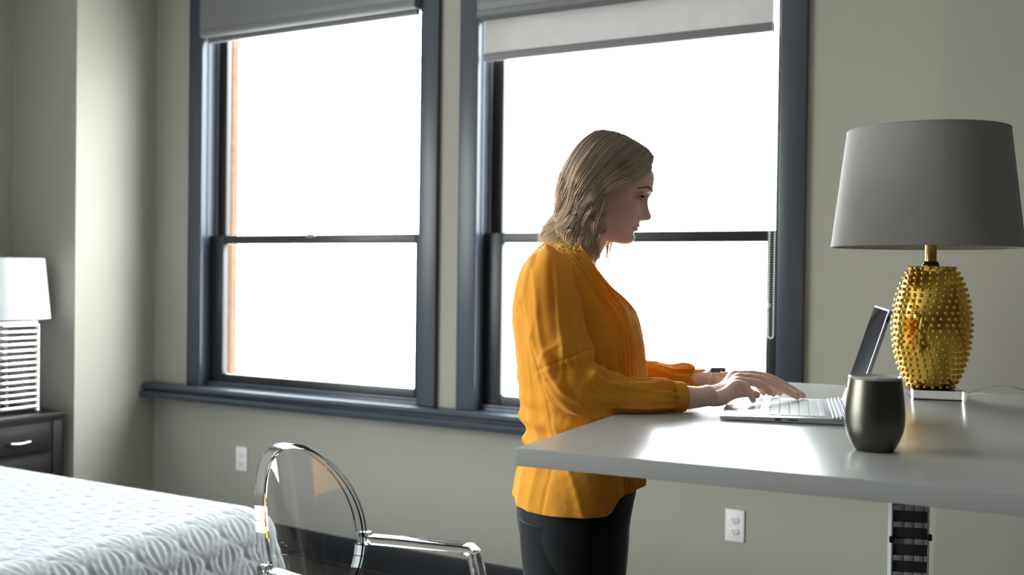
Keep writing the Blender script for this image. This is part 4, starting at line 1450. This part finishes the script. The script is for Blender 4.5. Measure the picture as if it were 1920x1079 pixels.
# ---------------- trousers and shoes
trm = cloth_mat('black_trouser_cloth', (0.004, 0.006, 0.008), 0.0, (0, 0, 0), bump=0.3, scale=900)
tro = MB()
tr_rows = [(880, 982, 1192, 0.158), (910, 974, 1193, 0.168), (940, 969, 1187, 0.174), (975, 970, 1181, 0.178), (1010, 977, 1179, 0.176), (1045, 985, 1176, 0.168), (1085, 990, 1172, 0.150)]
RR = smooth_rows(interp_rows(tr_rows), 40)
th = np.arange(64) * 2 * PI / 64
rings = []
for z in np.linspace(RR[0, 0], RR[-1, 0], 40):
    cf_, cs_, hd, hw = row_at(RR, z)
    p = ORG + fr * cf_ + sd * cs_
    rings.append(np.stack([p[0] + fr[0] * hd * sup(np.cos(th), 0.85) + sd[0] * hw * np.sin(th), p[1] + fr[1] * hd * sup(np.cos(th), 0.85) + sd[1] * hw * np.sin(th), np.full(64, z)], -1))
add_loft(tro, rings)
for s in (-1, 1):
    K = leg_keys(s, 0.006, 0.085)
    K[0][3] += 0.006
    add_loft(tro, limb3(K, 40, 40))
to = tro.build('trousers', trm, person, shade=True)
shm = mat('black_leather', (0.012, 0.011, 0.011), 0.35)
for s in (-1, 1):
    q = MB(); base = ORG + sd * (0.085 * s) + fr * (0.02 * s)
    add_loft(q, limb3([list(base + fr * q_ + np.array([0, 0, h])) + [hh, w] for q_, h, hh, w in
                       ((-0.100, 0.040, 0.020, 0.020), (-0.09, 0.042, 0.036, 0.032), (-0.04, 0.048, 0.044, 0.038), (0.02, 0.044, 0.040, 0.040), (0.09, 0.032, 0.028, 0.044), (0.135, 0.026, 0.022, 0.036), (0.152, 0.022, 0.010, 0.02))], 30, 24))
    so = q.build('shoe', shm, person, shade=True)
    me_ = so.data
    for v_ in me_.vertices:
        v_.co.z = max(v_.co.z, 0.001)

# ---------------- blouse
bl_rows = [(446, 1035, 1096, 0.058), (456, 1020, 1112, 0.085), (470, 1003, 1124, 0.125), (488, 988, 1136, 0.155), (510, 977, 1151, 0.172), (540, 970, 1168, 0.180), (570, 967, 1181, 0.178), (600, 966, 1196, 0.172), (640, 968, 1207, 0.165),
           (680, 970, 1211, 0.158), (720, 972, 1212, 0.152), (760, 975, 1212, 0.152), (800, 984, 1212, 0.158), (828, 988, 1211, 0.164), (860, 980, 1209, 0.172), (900, 971, 1204, 0.180), (945, 966, 1196, 0.186)]
RB = smooth_rows(interp_rows(bl_rows), 200)
nb_, nv_ = 560, 300
tq = np.linspace(0, 2 * PI, 4001)
dq = 1 + 4.5 * ((np.minimum(tq, 2 * PI - tq) > math.radians(12)) & (np.minimum(tq, 2 * PI - tq) < math.radians(72)))
cq = np.concatenate([[0], np.cumsum((dq[1:] + dq[:-1]) / 2)]); cq /= cq[-1]
th = np.interp(np.arange(nb_) / nb_, cq, tq)          # 0 = front, going towards the far side
ztop = RB[-1, 0]


def zline(v):
    return np.interp(v, [0, 1], [0, 1])


tdeg = np.degrees(np.where(th > PI, th - 2 * PI, th))
zh = np.array([zpy(1100, 936) + (zpy(1100, 900) - zpy(1100, 936)) * (1 / (1 + math.exp((abs(a_) - 58) / 2.2))) for a_ in tdeg])
zh = zh + 0.010 * np.clip((np.abs(tdeg) - 120) / 60, 0, 1)


def pl(px, py):
    p = seen(px, py, PZ - 0.13)
    return (p - ORG) @ fr, p[2]


plp = []
for top_, pts_ in (('a', [(1064, 474), (1110, 537), (1148, 588), (1160, 618), (1165, 672), (1168, 740), (1166, 900)]),
                   ('b', [(1072, 474), (1119, 537), (1155, 588), (1167, 618), (1172, 672), (1175, 740), (1173, 900)]),
                   ('c', [(1080, 474), (1127, 535), (1162, 586), (1174, 616), (1179, 672), (1182, 740), (1180, 900)]),
                   ('d', [(1088, 474), (1134, 533), (1168, 584), (1180, 614), (1186, 672), (1189, 740), (1187, 900)]),
                   ('e', [(1105, 480), (1146, 553), (1176, 600), (1188, 640), (1194, 690), (1197, 740), (1195, 900)])):
    L_ = np.array([pl(x_, y_) for x_, y_ in pts_]); L_ = L_[np.argsort(L_[:, 1])]
    plp.append(L_)
V = []
for i in range(nv_):
    v = i / (nv_ - 1)
    z = zh + (ztop - zh) * v
    cf_ = np.interp(z, RB[:, 0], RB[:, 1]); cs_ = np.interp(z, RB[:, 0], RB[:, 2]); hd = np.interp(z, RB[:, 0], RB[:, 3]); hw = np.interp(z, RB[:, 0], RB[:, 4])
    a_ = cf_ + hd * sup(np.cos(th), 0.92); b_ = cs_ + hw * sup(np.sin(th), 0.96)
    # outward normal in plan
    na_, nb__ = np.cos(th) / hd, np.sin(th) / hw
    nn_ = np.hypot(na_, nb__); na_ /= nn_; nb__ /= nn_
    disp = np.zeros(nb_)
    sidefac = (np.cos(th) > 0.15)
    for li, L_ in enumerate(plp):
        xl = np.interp(z, L_[:, 1], L_[:, 0])
        dd_ = a_ - xl
        nw_ = np.abs(th - PI) < PI  # both sides mirrored
        if li < 4:
            disp += sidefac * 0.0042 * np.clip((dd_ + 0.0075) / 0.0075, 0, 1) * (dd_ < 0.0004) - sidefac * 0.0030 * np.exp(-((dd_ - 0.0016) / 0.0013) ** 2)
        else:
            disp += sidefac * (0.0020 * np.exp(-(dd_ / 0.0022) ** 2)) * (0.6 + 0.4 * np.sign(np.sin(z * 1400)))
    # soft folds
    for k in range(nb_):
        A3 = a_[k] * 1.0; B3 = b_[k]; Z3 = z[k]
        drape = noise.noise(Vector((A3 * 15, B3 * 15, Z3 * 3.2))) * 0.0085
        wst = math.exp(-((Z3 - 1.005) / 0.07) ** 2) * max(0.0, -math.cos(th[k]) + 0.35)
        gath = wst * (0.011 * noise.noise(Vector((A3 * 30, B3 * 26, Z3 * 22))) + 0.004 * math.sin(Z3 * 130 + 6 * A3))
        diag = 0.0035 * math.sin(55 * (Z3 * 0.8 + A3 * 1.1) + 4 * noise.noise(Vector((A3 * 6, B3 * 6, Z3 * 6)))) * math.exp(-((Z3 - 1.10) / 0.10) ** 2) * (1 if -0.75 < math.cos(th[k]) < 0.35 else 0.2)
        rg = 1 - abs(noise.noise(Vector((A3 * 9 + Z3 * 2.5, B3 * 9, Z3 * 3.5 + 7)))) * 2.6
        back = 1.0 if math.cos(th[k]) < 0.3 else 0.35
        disp[k] += 0.0050 * max(rg, 0) ** 3 * back
        disp[k] += drape + gath + diag + 0.0008 * noise.noise(Vector((A3 * 90, B3 * 90, Z3 * 60)))
    # side seam
    disp -= 0.0030 * np.exp(-((tdeg + 118) / 1.2) ** 2)
    flare_ = 0.006 * np.clip(1 - v * 8, 0, 1)
    a2 = a_ + na_ * (disp + flare_); b2 = b_ + nb__ * (disp + flare_)
    V.append(ORG[None, :] + fr * a2[:, None] + sd * b2[:, None] + np.array([0, 0, 1.0]) * z[:, None])
V = np.array(V)
faces = grid_faces(nv_, nb_, True)
zv = V[:, :, 2].reshape(-1)
tv_ = np.tile(np.abs(tdeg), nv_)
zz_ = [zpy(1150, y_) for y_ in (583, 562, 537, 505, 478, 440)]
open_ = np.interp(zv, zz_, [0, 24, 44, 54, 62, 70])
open_ = np.where(zv < zz_[0], -1, open_)
keepv = tv_ >= open_
kf = keepv[faces].all(axis=1)
faces = faces[kf]
BV = V.reshape(-1, 3)
bfaces = [tuple(f) for f in faces.tolist()]
# lace panel on the shoulders
lace_z0 = zpy(1030, 477)
fc = BV[faces].mean(axis=1)
ftd = tv_[faces[:, 0]]
lace = (fc[:, 2] > lace_z0) & (ftd > 62) & (ftd < 165)
used = np.unique(faces); remap = -np.ones(len(BV), int); remap[used] = np.arange(len(used))
BVu = BV[used]; faces = remap[faces]


def sleeve(keys, n, m_, seed, wr=1.0, seam=None):
    R = np.array(limb(keys, n, m_))
    ctr = R.mean(axis=1, keepdims=True)
    out = R - ctr; ln = np.linalg.norm(out, axis=2, keepdims=True); out = out / ln
    tan = np.gradient(ctr[:, 0], axis=0); arc = np.concatenate([[0], np.cumsum(np.linalg.norm(np.diff(ctr[:, 0], axis=0), axis=1))])
    D = np.zeros(R.shape[:2])
    for i in range(n):
        u = arc[i] / arc[-1]
        for k in range(m_):
            a_ = 2 * PI * k / m_
            p = R[i, k]
            d_ = 0.0085 * noise.noise(Vector((math.cos(a_) * 2.4 + seed + arc[i] * 3, math.sin(a_) * 2.4 - arc[i] * 2, arc[i] * 7)))
            el = math.exp(-((u - 0.56) / 0.13) ** 2)
            d_ += el * 0.016 * noise.noise(Vector((math.cos(a_) * 1.6 + seed, math.sin(a_) * 1.6 + arc[i] * 10, arc[i] * 16)))
            d_ += 0.0050 * math.sin(arc[i] * 34 + 3.0 * math.sin(a_ + 0.6) + seed) * math.exp(-((u - 0.74) / 0.16) ** 2)
            cuffg = math.exp(-((u - 1.0) / 0.055) ** 2)
            d_ += cuffg * 0.0022 * math.sin(a_ * 15 + seed)
            rg = 1 - abs(noise.noise(Vector((math.cos(a_) * 1.5 + seed * 2 + arc[i] * 2.2, math.sin(a_) * 1.5, arc[i] * 4.5 + 3)))) * 2.8
            d_ += 0.0060 * max(rg, 0) ** 3
            rg = 1 - abs(noise.noise(Vector((math.cos(a_ + arc[i] * 9) * 1.8, math.sin(a_ + arc[i] * 9) * 1.8 + seed, arc[i] * 13)))) * 2.6
            d_ += 0.0060 * max(rg, 0) ** 2 * (0.15 + math.exp(-((u - 0.62) / 0.20) ** 2))
            D[i, k] = d_ * wr
    if seam:
        uu = arc / arc[-1]
        D -= 0.0022 * np.exp(-((uu - seam) / 0.004) ** 2)[:, None]
        D += 0.0010 * np.exp(-((uu - seam - 0.012) / 0.006) ** 2)[:, None]
    return R + out * D[:, :, None]


S1 = sleeve([(1030, 503, 2.262, 10, 2.0), (1030, 506, 2.235, 28, 1.5), (1030, 518, 2.205, 44, 1.15), (1031, 550, 2.18, 51, 1.05), (1037, 600, 2.17, 52, 1.0), (1049, 650, 2.165, 53, 1.0), (1066, 692, 2.16, 52, 0.98), (1090, 727, 2.155, 48, 0.95),
             (1122, 742, 2.155, 42, 0.95), (1158, 744, 2.16, 36, 1.0), (1198, 744, 2.165, 31.5, 1.08), (1235, 743, 2.17, 32, 1.05), (1250, 744, 2.175, 29.5, 1.05), (1260, 745, 2.178, 24.5, 1.0)], 230, 110, 1.3, 1.0, 0.485)
S2 = sleeve([(1066, 500, 2.46, 10, 2.0), (1067, 503, 2.49, 28, 1.5), (1070, 516, 2.52, 43, 1.15), (1078, 560, 2.55, 47, 1.0), (1098, 630, 2.56, 48, 1.0), (1125, 690, 2.56, 42, 1.0), (1165, 712, 2.55, 34, 1.0), (1205, 711, 2.525, 30, 1.0),
             (1238, 711, 2.50, 26, 1.0), (1268, 713, 2.475, 22, 1.0), (1291, 712, 2.455, 20.5, 1.0), (1302, 712, 2.448, 15.5, 1.0)], 180, 90, 4.7, 1.25, None)


def cuff(keys, m_=72):
    out = []
    K = np.array([list(seen(k[0], k[1], k[2])) + [k[3] * k[2] / FPX] for k in keys])
    ax_ = K[-2, :3] - K[0, :3]; ax_ /= np.linalg.norm(ax_)
    bx = sd - ax_ * (ax_ @ sd); bx /= np.linalg.norm(bx); cx2 = np.cross(ax_, bx)
    t_ = np.arange(m_) * 2 * PI / m_
    for k in K:
        rr = k[3] * (1 + 0.018 * np.sin(3 * t_ + 1))
        out.append(k[:3] + cx2 * (rr * np.cos(t_))[:, None] + bx * (rr * np.sin(t_))[:, None])
    return np.array(out)


C1 = cuff([(1257, 745, 2.177, 25.5), (1257.5, 745, 2.177, 28), (1262, 745.3, 2.178, 28.6), (1270, 745.7, 2.181, 28.6), (1278, 746, 2.184, 28.2), (1280, 746.1, 2.185, 27.6), (1279.5, 746.1, 2.185, 26.6), (1272, 745.8, 2.182, 26.6)])
C2 = cuff([(1299, 712, 2.450, 16), (1299.5, 712, 2.450, 17.6), (1304, 712, 2.447, 18), (1312, 711.6, 2.443, 17.8), (1320, 711.2, 2.439, 17.4), (1322, 711.1, 2.438, 16.8), (1321.5, 711.1, 2.438, 16), (1315, 711.5, 2.441, 16)])
mb = MB()
mb.add(BVu, faces)
for S in (S1, S2, C1, C2):
    mb.add(S.reshape(-1, 3), grid_faces(S.shape[0], S.shape[1], True))
me = bpy.data.meshes.new('blouse'); me.from_pydata(mb.v, [], mb.f); me.update()
M['lace'] = cloth_mat('mustard_lace', (0.93, 0.56, 0.06), 0.1, (0.9, 0.5, 0.05), bump=0.3, scale=900)
nt = M['lace'].node_tree
vo = nt.nodes.new('ShaderNodeTexVoronoi'); vo.feature = 'DISTANCE_TO_EDGE'; vo.inputs['Scale'].default_value = 105
tc = nt.nodes.new('ShaderNodeTexCoord'); nt.links.new(tc.outputs['Object'], vo.inputs['Vector'])
rp = nt.nodes.new('ShaderNodeValToRGB'); rp.color_ramp.elements[0].position = 0.13; rp.color_ramp.elements[1].position = 0.17
rp.color_ramp.elements[0].color = (0, 0, 0, 1); rp.color_ramp.elements[1].color = (1, 1, 1, 1)
nt.links.new(vo.outputs['Distance'], rp.inputs[0])
tr = nt.nodes.new('ShaderNodeBsdfTransparent'); mx = nt.nodes.new('ShaderNodeMixShader')
outn = nt.nodes['Material Output']; src = outn.inputs[0].links[0].from_socket
nt.links.new(rp.outputs[0], mx.inputs[0]); nt.links.new(src, mx.inputs[1]); nt.links.new(tr.outputs[0], mx.inputs[2]); nt.links.new(mx.outputs[0], outn.inputs[0])
bl = link_mesh('blouse', me, [M['blouse'], M['lace']], person, shade=True)
mi = np.zeros(len(me.polygons), int); mi[:len(faces)] = lace.astype(int)
me.polygons.foreach_set('material_index', mi)
sol = bl.modifiers.new('Solidify', 'SOLIDIFY'); sol.thickness = 0.0012; sol.offset = -1
# collar band: flat strip following the neck opening edge
q = MB()
for sg in (-1, 1):
    edge = []
    for py_, an in ((586, 2), (562, 25), (537, 45), (505, 55), (478, 63), (460, 72), (449, 100), (446, 140), (446, 180)):
        z = zpy(1150, py_) if py_ > 470 else zpy(1070, py_)
        z = min(z, ztop - 0.001)
        cf_, cs_, hd, hw = row_at(RB, z)
        a_ = math.radians(an) * sg
        edge.append(ORG + fr * (cf_ + (hd + 0.003) * sup(math.cos(a_), 0.92)) + sd * (cs_ + (hw + 0.003) * sup(math.sin(a_), 0.96)) + np.array([0, 0, z]))
    q.tube(crom(edge, 60), 0.0030, 8)
q.build('collar_trim', M['blouse'], bl, shade=True)
bm_ = mat('brown_button', (0.30, 0.09, 0.02), 0.35)
q = MB(); q.sphere((0, 0, 0), (1, 1, 1), 16, 10)
bc_ = seen(1269, 762, 2.160)
q.v = [tuple(bc_ + fr * (p[0] * 0.0055) + sd * (p[1] * 0.0022) + np.array([0, 0, p[2] * 0.0055])) for p in q.v]
q.build('button', bm_, bl, shade=True)

# cloth and skin rest on the desk top and against its edge
DI = np.array(DM.inverted()); DF = np.array(DM)
for o_, lift_ in ((bl, 0.0022), (person, 0.0030)):
    c_ = np.empty(len(o_.data.vertices) * 3); o_.data.vertices.foreach_get('co', c_); c_ = c_.reshape(-1, 3)
    l_ = c_ @ DI[:3, :3].T + DI[:3, 3]
    on_ = (l_[:, 0] > -0.004) & (l_[:, 1] > 0) & (l_[:, 1] < 1.34) & (l_[:, 2] > 1.0) & (l_[:, 2] < DH + lift_)
    low_ = on_ & (l_[:, 2] < 1.056) & (l_[:, 0] < 0.02)
    l_[on_ & ~low_, 2] = DH + lift_
    l_[low_, 0] = -0.004
    c_ = l_ @ DF[:3, :3].T + DF[:3, 3]
    o_.data.vertices.foreach_set('co', c_.ravel()); o_.data.update()

# ---------------- watch on the left wrist
wm = mat('white_watch_band', (0.80, 0.77, 0.72), 0.5)
wf = mat('watch_case', (0.10, 0.09, 0.12), 0.2, metal=0.8)
K = [(1331, 710.5, 2.426, 17.3, 1.12), (1333, 710.5, 2.425, 18.2, 1.12), (1340, 710, 2.421, 18.2, 1.18), (1346, 710, 2.418, 18.2, 1.22), (1348, 710, 2.417, 17.3, 1.22)]
q = MB(); add_loft(q, limb(K, 10, 48), False, False); w_ = q.build('watch_band', wm, person, shade=True)
q = MB()
c0 = seen(1345, 693, 2.42)
WM = Matrix(((cr[0], sd[0], 0, c0[0]), (cr[1], sd[1], 0, c0[1]), (0, 0, 1, c0[2]), (0, 0, 0, 1)))
q.box((-0.017, -0.019, -0.004), (0.017, 0.019, 0.005), WM); q.build('watch_case', wf, w_, bevel=0.003, seg=3)
